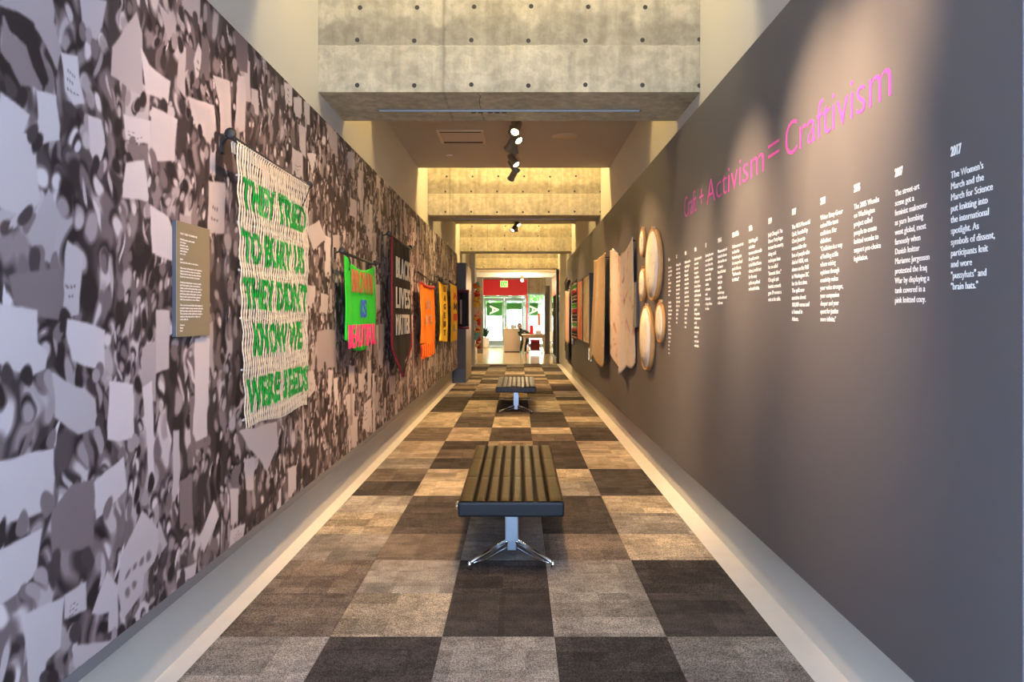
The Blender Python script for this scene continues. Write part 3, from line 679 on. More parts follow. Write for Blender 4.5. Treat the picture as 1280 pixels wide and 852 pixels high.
# ------------------------------------------------------------------ banners on the left wall
def hanger(parent, ya, yb, z, x, z2=None, m=M_black, knob=True):
    """rod held off the mural by two arms; all in world coordinates relative to parent.location"""
    o = parent.location; z2 = z if z2 is None else z2
    def q(p): return tuple(Vector(p)-o)
    MB().tube([q((x, ya-.05, z)), q((x, yb+.05, z2))], .011, 10).build('rod', m, parent, True)
    for yy, zz in ((ya-.02, z), (yb+.02, z2)):
        MB().tube([q((PL+.012, yy+.155, zz+.012)), q((x, yy, zz+.012))], .008, 8).box(*[v for pr in zip(q((PL+.001, yy+.15, zz-.03)), q((PL+.010, yy+.19, zz+.05))) for v in pr]).build('bracket_arm', M_black, parent)
        if knob: MB().lathe([(.012, -.012), (.024, -.006), (.024, .006), (.012, .012)], 12, q((x, yy, zz+.012)), 'y').build('clamp_knob', M_black, parent, True)

# 1. cord hanging with painted letters
def build_cords():
    ya, yb, zt_, x0 = 3.02, 4.05, 2.165, -1.205
    t = thing('cord_hanging', 'cream knotted-cord wall hanging with green painted words on a black rod', 'wall hanging', (PL, 3.55, 2.17))
    o = t.location
    hanger(t, ya-.02, yb+.02, 2.185, x0, 2.175)
    cm = attr_mat('painted_cord', 'Col', .85, .2)
    words = [("THEY TRIED", 1.905, 3.06, 4.0), ("TO BURY US", 1.675, 3.05, 3.97), ("THEY DIDN'T", 1.47, 3.05, 4.02), ("KNOW WE", 1.265, 3.16, 3.92), ("WERE SEEDS", 1.025, 3.06, 4.04)]
    vs, fs = [], []
    for wd, zc, a, b_ in words:
        me = text_mesh(wd, .19, .010, 1, 0); xs_ = [v.co.x for v in me.vertices]; x_0, x_1 = min(xs_), max(xs_)
        k = (b_-a)/(x_1-x_0); off = len(vs)
        vs += [(0, a+(v.co.x-x_0)*k, zc+(v.co.y)*.98-.0) for v in me.vertices]
        fs += [tuple(i+off for i in p.vertices) for p in me.polygons]
    bvh = BVHTree.FromPolygons([Vector(v) for v in vs], fs)
    r = random.Random(5); n = 36; seg = 120; ns = 6
    for i in range(n):
        u = i/(n-1); yy = ya+.01+u*(yb-ya-.02); zb = .955-.02*u-.03*r.random()*0+.01*math.sin(u*9); ph = i*.28+r.uniform(-.35, .35); fr = r.uniform(29, 31)
        edge = .0038 if 1 < i < n-2 else .002
        pts = []; sag = .0
        zi = zt_-.005
        pts.append((x0-.012, yy, zi-.03)); pts.append((x0-.014, yy, zi+.01)); pts.append((x0, yy, zi+.030)); pts.append((x0+.014, yy, zi+.01))
        for s in range(seg):
            z = zi-.005-(zi-zb)*s/(seg-1)
            wob = edge*(.7*math.sin(z*fr*.8+ph)+.12*math.sin(z*70+ph*2))*(1 if s > 2 else .2)
            yb2 = yy+(.03*(1-2*u))*((s/(seg-1))**2)*.6
            pts.append((x0+.010+.003*math.sin(z*47+ph)+.03*(s/(seg-1))*(1-u), yb2+wob, z))
        rad = [(.0024+.0005*math.sin(k*1.9+ph)) for k in range(len(pts))]
        m_ = MB(); m_.tube([Vector(p)-o for p in pts], rad, ns, flat=3.3)
        me = m_.mesh('cord', cm, True); cols = np.zeros((len(me.vertices), 3), np.float32)
        for k, v in enumerate(me.vertices):
            p = v.co+o; hit = bvh.ray_cast(Vector((1, p.y, p.z)), Vector((-1, 0, 0)))[0]
            cols[k] = (.0, .31, .03) if hit is not None and k > 5*ns else (.62, .52, .39)
        set_col(me, cols); link('cord', me, t)
    dm = MB()
    for (j, zz) in enumerate((.99, 1.2, 1.42, 1.63, 1.84, 2.04)):
        pts = [(x0+.003+.03*(1-i/20)*((2.16-zz)/1.2), ya+.01+(yb-ya-.02)*i/20, zz+.006*math.sin(i*2.1+j)) for i in range(21)]
        dm.tube([Vector(p)-o for p in pts], .005, 5)
    dm.build('weft_cord', M_thread, t)
    MB().tube([Vector((x0+.02, yb, 2.17))-o, Vector((x0+.035, yb-.12, 2.09))-o, Vector((x0+.03, yb-.22, 2.0))-o, Vector((x0+.03, yb-.25, 1.93))-o], .003, 6).build('tie_string', M_black, t)
build_cords()

# brown label beside it
def wall_label(name, label, x0, x1, ya, yb, za, zb, face, side, body, right=False, tilt=0, fs=.012):
    t = thing(name, label, 'label', (x0, (ya+yb)/2, (za+zb)/2))
    d = abs(x1-x0); sgn = 1 if x1 > x0 else -1; hw = (yb-ya)/2; hh = (zb-za)/2
    box('board', *sorted((sgn*.001, sgn*(d-.002))), -hw, hw, -hh, hh, side, t)
    box('face_plate', *sorted((sgn*(d-.002), sgn*d)), -hw, hw, -hh, hh, face, t)
    if body:
        lines = body.split('|')
        me = text_mesh('\n'.join(lines), fs, .0002, 1, .0003, 1.12)
        w_ = max(v.co.x for v in me.vertices); me.transform(Matrix.Diagonal((min(1.3, (2*hw*.84)/w_), 1, 1, 1)))
        put_text('caption', me, RB if right else LB, Vector((sgn*(d+.0005), (hw if right else -hw)*.82, hh-.05)), M_white, t)
    return t
wall_label('wall_label', 'brown text label mounted beside the cord hanging', PL, -1.296, 2.70, 2.99, 1.354, 1.797, M_label, M_labelside,
  "THEY TRIED TO BURY US||Wall hanging and cords|of cotton|painted cord|made by hand|with letters|on a rod||2017|Lent by the artist to the show||This work of knotted cord repeats a|saying carried on signs at marches|They tried to bury us, they did not|know we were seeds, is in green.||Craft has long been a way to speak|and the banner asks us to look at|what a soft and homely thing can do|when it is made with care in public|and hung where all people can read.|Each cord is tied and then painted|with the words in a row of lines.||The crowd seen behind this banner is|a march where many women and men|held up signs made by hand at home|The works on this wall were made in|reply to that day and to others to|come after it.||Cotton|Paint|Rod", fs=.0098)

# fabric banner helper (left wall): u runs near -> far, v runs bottom -> top
def banner(name, label, ya, yb, zt_, bottom, x, col, parent_pts=None, ripple=.012, nu=40, nv=50, drop=0, mm=None):
    t = thing(name, label, 'banner', (PL, (ya+yb)/2, zt_)); o = t.location
    def fn(u, v):
        z0 = bottom(u); z = z0+(zt_-drop*math.sin(u*PI)-z0)*v
        xx = x+ripple*math.sin(u*14+1.3*v)*(1-.6*v)+.4*ripple*math.sin(u*31+v*5)
        return tuple(Vector((xx, ya+(yb-ya)*u, z))-o)
    cloth('cloth', fn, nu, nv, mm or mat(name+'_cloth', col, .85, 0, 50, .08, .2), t)
    return t
def letters(t, body, ya, yb, zc, h, x, m, off=.012, name='lettering', jit=0):
    me = text_mesh(body, h*1.37, off*.35, 1, .003, spacing=1.12); xs_ = [v.co.x for v in me.vertices]; a, b_ = min(xs_), max(xs_)
    me.transform(Matrix.Translation((-a, 0, 0))); me.transform(Matrix.Diagonal(((yb-ya)/(b_-a), 1, 1, 1)))
    return put_text(name, me, LB, Vector((x, ya, zc-h/2))-t.location, m, t)
g = banner('green_banner', 'bright green cloth banner reading BROWN IS BEAUTIFUL', 4.98, 6.0, 1.86, lambda u: 1.27-.10*math.sin(min(1, u*1.0)*PI)**1.0, -1.215, (.01, .52, .02), ripple=.010, drop=.07)
hanger(g, 4.93, 6.03, 1.875, -1.215)
letters(g, 'BROWN', 5.13, 5.86, 1.70, .17, -1.199, mat('brown_felt', (.42, .14, .05), .9, 0, 40, .1), .010)
letters(g, 'IS', 5.44, 5.62, 1.50, .14, -1.199, mat('blue_felt', (.03, .08, .55), .9, 0, 40, .1), .010)
letters(g, 'BEAUTIFUL', 5.02, 5.97, 1.295, .17, -1.196, mat('pink_felt', (.95, .04, .20), .9, 0, 40, .1), .014)
for yy in (5.02, 5.98):
    MB().tube([Vector((-1.205, yy, 1.89))-g.location, Vector((-1.195, yy+.04, 1.82))-g.location, Vector((-1.197, yy+.02, 1.76))-g.location], .006, 6).build('tie', M_black, g)
MR = mat('maroon_trim', (.22, .01, .02), .8, 0, 40, .1)
def pt(u): return 1.10-.29*(1-abs(2*u-1)) if True else 0
bk = banner('black_banner', 'long black pointed banner with maroon edge reading BLACK LIVES MATTER', 6.76, 7.96, 2.19, lambda u: 1.13-.32*(1-abs(2*u-1.1)), -1.215, (.022, .018, .016), ripple=.010)
hanger(bk, 6.70, 7.98, 2.20, -1.215)
for body, zc in (('BLACK', 1.93), ('LIVES', 1.63), ('MATTER', 1.36)):
    letters(bk, body, 6.98, 7.86, zc, .21, -1.198, mat('cream_felt', (.80, .72, .58), .9, 0, 40, .06), .014)
e1 = [(-1.203, 6.76, 2.19), (-1.203, 6.76, 1.15), (-1.203, 7.42, .81), (-1.203, 7.96, 1.10), (-1.203, 7.96, 1.45)]
MB().tube([Vector(p)-bk.location for p in e1], [.010, .012, .012, .016, .008], 8, flat=.8).build('maroon_edging', MR, bk, True)
OR = mat('orange_satin', (.90, .22, .01), .6, 0, 40, .08)
og = banner('orange_banner', 'orange cloth banner with red fringe hanging from a thin rod', 8.86, 10.28, 1.86, lambda u: 1.10-.06*u, -1.225, None, ripple=.02, drop=.03, mm=OR)
hanger(og, 8.84, 10.3, 1.98, -1.235, 1.93, knob=False)
RF = mat('red_fringe', (.55, .03, .03), .8, 0, 40, .1)
for k in range(26):
    yy = 8.9+k*.054; m_ = MB(); m_.tube([Vector((-1.22, yy, 1.08))-og.location, Vector((-1.212, yy+.02, 1.02))-og.location, Vector((-1.22, yy+.03, .93-.02*(k % 3)))-og.location], .012, 5); m_.build('tassel', OR if k % 4 else RF, og)
MB().tube([Vector((-1.215, 8.86+.071*k, 1.855-.03*math.sin(k/20*PI)+.008*(k % 2)))-og.location for k in range(21)], .018, 6).build('red_trim', RF, og)
for k in range(5):
    MB().tube([Vector((-1.225, 8.95+.3*k, 1.86))-og.location, Vector((-1.235, 8.95+.3*k, 1.98-.012*k))-og.location], .004, 5).build('hanging_loop', M_black, og)
GL = mat('grey_applique', (.42, .30, .22), .8, 0, 40, .1)
letters(og, 'B S', 9.3, 9.75, 1.60, .12, -1.195, GL, .01)
letters(og, 'E C', 9.2, 9.9, 1.40, .12, -1.195, GL, .01)
YC = mat('yellow_cloth', (.95, .58, .04), .8, 0, 40, .08); BRL = mat('dark_brown_letter', (.12, .06, .02), .8, 0, 40, .1); RDL = mat('red_letter', (.75, .06, .02), .8, 0, 40, .1)
y1 = banner('yellow_banner', 'yellow banner with dark brown marks, nearer of the two yellow ones', 10.98, 12.0, 2.0, lambda u: 1.06-.05*u, -1.225, None, ripple=.03, mm=YC)
hanger(y1, 10.9, 12.05, 2.04, -1.235)
MB().tube([Vector((-1.205, 10.98+.1*k, 2.01-.02*math.sin(k/10*PI)))-y1.location for k in range(11)], .04, 8).build('black_ruffle', M_black, y1, True)
for j, ch in enumerate('SAGEIT'): letters(y1, ch, 11.35, 11.65, 1.88-.14*j, .09, -1.188, BRL, .012)
y2 = banner('yellow_banner', 'yellow banner with red and brown marks, farther one near the grey partition', 12.85, 14.0, 2.03, lambda u: .98, -1.225, None, ripple=.02, mm=YC)
hanger(y2, 12.8, 14.05, 2.06, -1.235)
for j, (ch, m_) in enumerate((('A', RDL), ('M', BRL), ('I', RDL), ('L', mat('grey_green_letter', (.35, .42, .30), .8, 0, 40, .1)))): letters(y2, ch, 13.15, 13.75, 1.83-.2*j, .13, -1.19, m_, .012)
# ------------------------------------------------------------------ works on the right wall
def hoop(label, y, z, dia, depth=.055, stitch=0, seed=1):
    t = thing('embroidery_hoop', label, 'embroidery hoop', (PR, y, z), 'embroidery hoops')
    r = dia/2; a = -depth
    me = MB().lathe([(r-.012, -.004), (r+.004, -.004), (r+.004, a), (r-.010, a), (r-.012, a+.003)], 40, axis='x').mesh('wooden_ring', M_wood, True); link('wooden_ring', me, t)
    MB().lathe([(r-.014, a+.016), (r-.0135, a+.002), (r*.4, a-.001)], 40, axis='x').build('fabric', M_linen, t, True)
    MB().box(a+.004, a+.036, -.022, -.004, r, r+.028).box(a+.004, a+.036, .004, .022, r, r+.028).build('clamp', M_wood, t, False, .003)
    MB().tube([(a+.02, -.032, r+.016), (a+.02, .032, r+.016)], .005, 8).build('screw', M_bronze, t, True)
    rr = random.Random(seed); m_ = MB()
    for s in range(4):
        p = Vector((0, rr.uniform(-.3, .3)*r, rr.uniform(-.4, .4)*r)); pts = []
        an = rr.uniform(0, 6)
        for q in range(9):
            an += rr.uniform(-.8, .8); p = p+Vector((0, math.cos(an), math.sin(an)))*r*.08
            if p.length > r*.7: break
            pts.append((a-.0008, p.y, p.z))
        if len(pts) > 2: m_.tube(pts, .0014, 4)
    if m_.v: m_.build('stitching', M_thread, t)
    return t
hoop('largest wooden embroidery hoop, upper right of the five', 6.08, 1.875, .60, .045, seed=2)
hoop('second largest wooden hoop, at the bottom left of the five', 6.40, 1.24, .57, .045, seed=3)
hoop('small wooden hoop at the top left of the five', 6.66, 2.12, .25, .03, seed=4)
hoop('small wooden hoop at the middle left of the five', 6.66, 1.73, .30, .03, seed=5)
hoop('small wooden hoop at the lower right of the five', 5.84, 1.385, .32, .03, seed=6)
M_glab = mat('glossy_label', (.16, .15, .12), .12, 0, 10, .04, 0, .9)
wall_label('wall_label', 'glossy dark label right of the pink printed cloth', PR, PR-.03, 6.95, 7.3, 1.33, 1.77, M_glab, M_labelside, "Printed cotton|and silk||Hand dyed|with thread", True, fs=.012)
wall_label('wall_label', 'glossy dark label between the two hanging cloths', PR, PR-.03, 8.72, 9.02, 1.32, 1.77, M_glab, M_labelside, "", True)

def pattern_mat(name, base, c2, c3, s=6, thr=.56, rough=.7):
    m, nt, b = newmat(name); N = nt.nodes; L = nt.links
    tc = N.new('ShaderNodeTexCoord'); n = N.new('ShaderNodeTexNoise'); n.inputs['Scale'].default_value = s; n.inputs['Detail'].default_value = 7; n.inputs['Distortion'].default_value = 1.2
    L.new(tc.outputs['Object'], n.inputs['Vector']); cr = N.new('ShaderNodeValToRGB'); e = cr.color_ramp.elements
    e[0].position = thr-.1; e[0].color = (*base, 1); e[1].position = thr+.08; e[1].color = (*c3, 1)
    q = e.new(thr); q.color = (*c2, 1)
    L.new(n.outputs['Fac'], cr.inputs[0]); L.new(cr.outputs[0], b.inputs['Base Color']); b.inputs['Roughness'].default_value = rough; return m
# pink printed cloth with a dipped top
t = thing('hanging_cloth', 'pale pink cloth with red floral print, top edge dipping between two pins, beside the hoops', 'hanging cloth', (PR, 7.85, 2.2)); o = t.location
def fn(u, v):          # u near -> far
    top = 2.23-.13*math.sin(min(1, u*1.25)*PI)**.8*(1 if u < .8 else 1) - (.0 if u < .8 else 0)
    bot = .98-.14*math.sin(u*PI)-.03*math.sin(u*19)
    y = 7.10+(8.58-7.10)*u; x = 1.118+.022*math.sin(u*11+v)*(1-.5*v)+.012*math.sin(u*27+2*v)
    if u < .25: x = 1.118+.05*(1-u/.25)*(.4+.6*(1-v))
    return tuple(Vector((x, y, bot+(top-bot)*v))-o)
for yy in (7.18, 8.5): MB().tube([(-.001, yy-o.y, 2.2-o.z), (-.05, yy-o.y, 2.2-o.z)], .008, 8).build('pin', M_black, t)
cloth('cloth', fn, 60, 50, pattern_mat('floral_cloth', (.66, .56, .45), (.58, .38, .28), (.38, .12, .10), 6, .64), t)
# brown-gold cloth
t = thing('hanging_cloth', 'tan beaded cloth panel flaring at its hem, left of the pink cloth', 'hanging cloth', (PR, 9.8, 2.2)); o = t.location
def fn(u, v):
    top = 2.25-.02*math.sin(u*PI); bot = .84-.07*math.sin(u*7)-.05*u
    y = 9.1+(10.3-9.1)*u+.75*u*(1-v)**1.6; x = 1.10+.018*math.sin(u*9+v)*(1-.5*v)-.01*(1-v)
    return tuple(Vector((x, y, bot+(top-bot)*v))-o)
for yy in (9.2, 10.2): MB().tube([(-.001, yy-o.y, 2.2-o.z), (-.07, yy-o.y, 2.2-o.z)], .008, 8).build('pin', M_black, t)
cloth('cloth', fn, 46, 46, pattern_mat('beaded_cloth', (.46, .34, .20), (.34, .24, .13), (.80, .72, .56), 16, .62, .45), t)
# framed pair
def framed(label, ya, yb, za, zb, art, d=.07):
    t = thing('framed_textile', label, 'framed textile', (PR, (ya+yb)/2, (za+zb)/2)); hw = (yb-ya)/2; hh = (zb-za)/2; f = .025
    fr = MB()
    for a in ((-hw, hw, -hh, -hh+f), (-hw, hw, hh-f, hh), (-hw, -hw+f, -hh+f, hh-f), (hw-f, hw, -hh+f, hh-f)): fr.box(-d, -.001, a[0], a[1], a[2], a[3])
    fr.build('frame', M_black, t, False, .002)
    box('textile', -d+.008, -.002, -hw+f, hw-f, -hh+f, hh-f, art, t); return t
artA = pattern_mat('orange_textile', (.70, .50, .32), (.75, .22, .10), (.85, .16, .06), 2.5, .5)
artB = pattern_mat('pale_textile', (.70, .60, .44), (.55, .40, .28), (.65, .16, .10), 3.0, .6)
framed('black framed pale textile, nearer half of the framed pair', 11.15, 12.3, .99, 2.12, artB)
framed('black framed orange and cream textile, farther half of the framed pair', 12.34, 13.5, 1.0, 2.1, artA)
wall_label('wall_label', 'dark label low beneath the framed pair', PR, PR-.02, 11.3, 11.8, .72, .92, M_glab, M_labelside, "", True)
# striped serape
t = thing('striped_serape', 'narrow blanket striped red, green, black and cream beyond the framed pair', 'hanging cloth', (PR, 14.3, 2.1)); o = t.location
ccs = [(.02, .02, .02), (.75, .72, .60), (.05, .42, .04), (.12, .6, .05), (.8, .75, .6), (.8, .06, .05), (.6, .02, .03), (.03, .02, .02), (.45, .32, .22), (.03, .02, .02), (.6, .4, .3)]
bands = []; z = 2.12; k = 0
while z > .98:
    h = .02+.014*(k % 3); bands.append((z-h, z, ccs[k % len(ccs)])); z -= h; k += 1
ms = [mat('serape_stripe', c, .85, 0, 60, .1) for c in ccs]
for i, (za, zb, c) in enumerate(bands):
    def fn(u, v): return tuple(Vector((1.125+.012*math.sin(u*10), 13.8+1.0*u, za+(zb-za)*v))-o)
    cloth('woven_stripe', fn, 10, 1, ms[i % len(ccs)], t, .008)
MB().tube([Vector((1.125, 13.75, 2.15))-o, Vector((1.125, 14.85, 2.15))-o], .012, 8).tube([Vector((1.125, 14.3, 2.15))-o, Vector((1.179, 14.3, 2.15))-o], .008, 6).build('rod', M_black, t)
wall_label('wall_label', 'tall dark label strip beyond the striped blanket', PR, PR-.03, 14.95, 15.45, .85, 2.05, M_glab, M_labelside, "", True)
# pink narrow cloth
t = thing('hanging_cloth', 'narrow pale pink cloth with dark hanger bow, farthest on the grey panel', 'hanging cloth', (PR, 16.3, 2.05)); o = t.location
cloth('cloth', lambda u, v: tuple(Vector((1.12+.015*math.sin(u*12), 15.75+1.1*u, .85+(2.05-.85)*v-.06*math.sin(u*PI)))-o), 24, 12, mat('pink_cloth', (.80, .52, .44), .8, 0, 30, .08), t)
MB().tube([Vector((1.12, 15.7, 2.22))-o, Vector((1.10, 16.3, 2.06))-o, Vector((1.12, 16.9, 2.24))-o], .035, 7).tube([Vector((1.12, 16.3, 2.08))-o, Vector((1.179, 16.3, 2.08))-o], .01, 6).build('dark_bow', M_black, t, True)
box('lower_band', -.07, -.055, -.5, .5, -1.6, -1.2, mat('charcoal_cloth', (.03, .035, .035), .8, 0, 30, .1), t)

# free-standing partitions past the end of the panel
t = thing('partition_wall', 'grey full-height partition block at the end of the crowd mural', 'partition', (-1.29, 15.35, 0))
box('body', -.135, .155, 0, 1.75, 0.001, 2.6, mat('grey_partition', (.12, .12, .11), .6, 0, 4, .04), t, .004)
box('side_panel', .155, .162, .02, 1.73, .05, 2.56, mat('glossy_side_panel', (.30, .25, .19), .38, 0, 4, .04, 0, .5), t)
box('plinth', -.1, .14, -.012, -.001, .001, .3, mat('bluish_plinth', (.12, .16, .20), .6, 0, 4, .04), t)
t = thing('scarf_hanging', 'black scarf-like textile with maroon ends hung on the grey partition', 'wall hanging', (-1.19, 15.33, 2.0)); o = t.location
KM = mat('black_knit', (.02, .018, .02), .8, 0, 50, .1); MM = mat('maroon_knit', (.14, .03, .06), .8, 0, 50, .1)
cloth('scarf', lambda u, v: (-.10+.22*u, -.05+.02*math.sin(u*9), -.80+.78*v), 16, 8, KM, t, .02)
MB().tube([(-.11, -.06, -.02), (.13, -.06, -.02)], .035, 8).build('maroon_end', MM, t, True)
MB().tube([(-.11, -.06, -.80), (.13, -.06, -.80)], .030, 8).build('maroon_end', MM, t, True)
box('pale_stripe', -.06, -.02, -.085, -.07, -.72, -.2, mat('pale_knit', (.45, .36, .33), .8, 0, 50, .1), t)
MB().tube([(-.11, -.06, -.8), (-.11, -.06, 0)], .012, 6).build('maroon_border', MM, t)
struct(box('trim_1', XL+.001, XL+.14, 21.0, 21.3, 0.001, 4.89, M_wall))
# colourful garland on the jamb
t = thing('fabric_garland', 'tall garland of knotted orange, yellow, white and red fabric at the corridor end', 'fabric garland', (-1.20, 20.9, 2.4)); o = t.location
gc = [(.9, .20, .03), (.8, .1, .03), (.75, .45, .05), (.9, .6, .1), (.85, .55, .35), (.85, .50, .38), (.65, .05, .04), (.9, .85, .8), (.9, .5, .1), (.2, .5, .45), (.5, .03, .03), (.9, .7, .2)]
gm = [mat('garland_fabric', c, .8, 0, 30, .12) for c in gc]; rg = random.Random(9)
for k in range(34):
    zz = 2.40-1.85*k/33; ox = rg.uniform(-.05, .05); r_ = rg.uniform(.05, .085)
    bmq = bmesh.new(); bmesh.ops.create_icosphere(bmq, subdivisions=2, radius=r_)
    for v in bmq.verts: v.co = Vector((v.co.x+ox, v.co.y, v.co.z*1.1+zz-2.4))+Vector((rg.uniform(-1, 1), rg.uniform(-1, 1), rg.uniform(-1, 1)))*r_*.22
    me = bpy.data.meshes.new('knot'); bmq.to_mesh(me); bmq.free(); me.materials.append(gm[min(len(gm)-1, int(k/34*12))] if k % 3 else gm[rg.randrange(12)]); link('knot', me, t)
MB().tube([(0, 0, .02), (0, .0, -1.8)], .012, 6).build('core_rope', M_thread, t)
# dark hanging of white squares beyond the right panel
t = thing('quilt_strip', 'tall black strip with a column of white squares, farthest on the right wall', 'wall hanging', (1.295, 18.7, 1.6)); o = t.location
box('backing_cloth', -.02, .0, -.9, .9, -1.1, .75, KM, t)
WS = mat('white_patch', (.78, .70, .60), .8, 0, 30, .08)
for k in range(9): box('white_square', -.03, -.021, -.45, .35, .42-.165*k, .53-.165*k, WS, t)
MB().tube([(-.02, -.9, .95), (-.02, .9, .75)], .02, 6).build('rod', M_black, t)
MB().lathe([(.02, 0), (.02, -.02)], 8, (0, -.8, .94), 'x').build('peg', M_black, t)
# right side: posts and glazing near the corridor end
def post(name, label, x0, x1, y0, y1, h, m, cat='post'):
    t = thing(name, label, cat, ((x0+x1)/2, (y0+y1)/2, 0)); hx, hy = (x1-x0)/2, (y1-y0)/2
    box('shaft', -hx, hx, -hy, hy, .002, h, m, t, .004); box('foot_plate', -hx-.01, hx+.01, -hy-.01, hy+.01, .002, .05, m, t, .002); return t
M_post = mat('bronze_post', (.08, .068, .05), .5, .2, 8, .06)
post('upright_panel', 'brown upright panel standing right of the white table', 1.03, 1.22, 27.6, 27.75, 2.64, M_post, 'panel')
post('metal_post', 'slim brown post at the right corridor opening', 1.17, 1.25, 21.9, 22.1, 2.9, M_post)
t = thing('glass_screen', 'glass side screen with orange top band, right of the opening', 'glass screen', (1.29, 24.7, 0))
box('pane', -.006, .006, -2.3, 2.6, .05, 2.2, M_glass, t); box('orange_band', -.008, .008, -2.3, 2.6, 2.2, 2.85, mat('orange_vinyl', (.85, .22, .09), .5, 0, 4, .04), t)
box('bottom_rail', -.02, .02, -2.3, 2.6, .002, .05, M_alu, t); box('top_rail', -.02, .02, -2.3, 2.6, 2.85, 2.9, M_alu, t)

# ------------------------------------------------------------------ lobby
LW = 3.4
struct(box('wall_lobby_left', -LW-.2, -LW, 24.3, 35.4, 0, 4, M_wall))
struct(box('wall_lobby_right', LW, LW+.2, 24.3, 35.4, 0, 4, M_wall))
struct(box('wall_return_left', -LW, XL-.2, 24.1, 24.3, 0, 4, M_wall))
struct(box('wall_return_right', XR+.2, LW, 24.1, 24.3, 0, 4, M_wall))
struct(box('ceiling_lobby', -LW, LW, 24.3, 35.4, 3.6, 3.9, M_wall))
struct(box('trim_2', -LW, LW, 29.5, 29.9, 3.30, 3.59, mat('cream_bulkhead', (.75, .62, .40), .7, 0, 4, .03)))
struct(box('trim_3', -LW, LW, 32, 32.4, 3.22, 3.59, M_wall))
struct(box('trim_4', -1.62, -1.40, 28, 28.3, .002, 3.0, mat('tan_pier', (.13, .10, .07), .6, 0, 4, .05)))
YD = 35.0
struct(box('wall_front_left', -LW, -1.78, YD, YD+.2, 0, 3.6, M_wall))
struct(box('wall_front_right', 1.35, LW, YD, YD+.2, 0, 3.6, M_wall))
struct(box('wall_front_head', .47, 1.35, YD, YD+.2, 2.60, 3.6, concrete('lobby_concrete', .9)))
struct(box('wall_front_head_2', -1.78, .47, YD, YD+.2, 2.55, 3.6, M_wall))
t = thing('red_fascia', 'bright red fascia board above the glass entrance doors', 'fascia', (-.67, YD-.12, 2.48))
box('board', -1.10, 1.10, -.10, .10, 0, .78, M_red, t, .01); box('red_mullion', 1.04, 1.13, -.06, .06, -2.46, 0, M_red, t)
def glazed(name, label, x0, x1, z0, z1, leafs):
    t = struct(bpy.data.objects.new(name, None)); C.objects.link(t); t.location = ((x0+x1)/2, YD, 0)
    cxm = (x0+x1)/2; f = .07; fr = MB()
    fr.box(x0-cxm, x0-cxm+f, -.05, .05, z0, z1).box(x1-cxm-f, x1-cxm, -.05, .05, z0, z1).box(x0-cxm+f, x1-cxm-f, -.05, .05, z1-f, z1)
    fr.build('frame', M_alu, t)
    for a, b_ in leafs:
        lf = MB(); g_ = .09
        lf.box(a-cxm, a-cxm+g_, -.03, .03, z0+.01, z1-.1).box(b_-cxm-g_, b_-cxm, -.03, .03, z0+.01, z1-.1)
        lf.box(a-cxm+g_, b_-cxm-g_, -.03, .03, z0+.01, z0+.27).box(a-cxm+g_, b_-cxm-g_, -.03, .03, z1-.25, z1-.1)
        l = lf.build('door_leaf', M_alu, t)
        box('pane', a-cxm+g_, b_-cxm-g_, -.006, .006, z0+.27, z1-.25, M_glass, l)
        MB().tube([((b_+a)/2-cxm+.25, -.07, .9), ((b_+a)/2-cxm+.25, -.07, 1.3)], .012, 8).build('pull_handle', M_chrome, l)
    return t
d1 = glazed('door_1', '', -1.77, .36, .002, 2.47, [(-1.68, -.70), (-.68, .27)])
w1 = struct(bpy.data.objects.new('window_1', None)); C.objects.link(w1); w1.location = (.91, YD, 0)
MB().box(-.44, -.37, -.05, .05, .002, 2.6).box(.37, .44, -.05, .05, .002, 2.6).box(-.37, .37, -.05, .05, 2.5, 2.6).box(-.37, .37, -.05, .05, .002, .12).build('window_frame', M_alu, w1)
box('pane', -.37, .37, -.006, .006, .12, 2.5, M_glass, w1)
GF = mat('green_glass_film', (.03, .30, .05), .5, 0, 3, .3); WF = mat('white_vinyl_letter_glow', (.9, 1, .95), .6, 0, 3, .02, 0, None, .4, (.9, 1, .95))  # the vinyl letters are given a faint glow in their material
for par, x0, x1, body, cxm in ((d1, -1.57, -.80, 'A', -.705), (d1, -.58, .17, 'I', -.705), (w1, .55, .98, 'A', .91)):
    box('green_film', x0-cxm, x1-cxm, -.012, -.008, 1.50 if body == 'A' else 1.80, 2.13, GF, par)
    me = text_mesh(body, .62, .012, 1, .002); me.transform(Matrix.Rotation(-PI/2, 4, 'Z'))
    xs_ = [v.co.x for v in me.vertices]; zs_ = [v.co.y for v in me.vertices]
    me.transform(Matrix.Translation((-(min(xs_)+max(xs_))/2, -(min(zs_)+max(zs_))/2, 0)))
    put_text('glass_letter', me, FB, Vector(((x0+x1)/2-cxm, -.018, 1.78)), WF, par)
# exit sign
t = thing('exit_sign', 'green exit sign hung from the lobby ceiling before the red fascia', 'exit sign', (-.61, 30.2, 3.59)); o = t.location
MB().tube([(0, 0, -.001), (0, 0, -.62)], .012, 8).build('drop_rod', M_white, t)
box('sign_box', -.16, .16, -.03, .03, -.90, -.62, M_white, t, .01)
put_text('exit_lettering', text_mesh('EXIT', .27, .016, .50, .002, align='CENTER'), FB, Vector((0, -.034, -.855)), mat('exit_green', (.02, .8, .02), .5, 0, 5, .02, 0, None, 1.5, (.02, .9, .03)), t)
t = thing('track_spotlight', 'small lobby ceiling lamp above the reception counter', 'spotlight', (.15, 28.3, 3.6))
MB().tube([(0, 0, -.001), (0, 0, -.5)], .01, 8).build('stem', M_bronze, t)
MB().lathe([(.03, -.5), (.06, -.55), (.065, -.66), (.04, -.7)], 16).build('shade', M_bronze, t, True)
MB().lathe([(.03, -.60), (.055, -.70), (.05, -.75), (.02, -.77)], 16).build('bulb', M_lens, t, True)
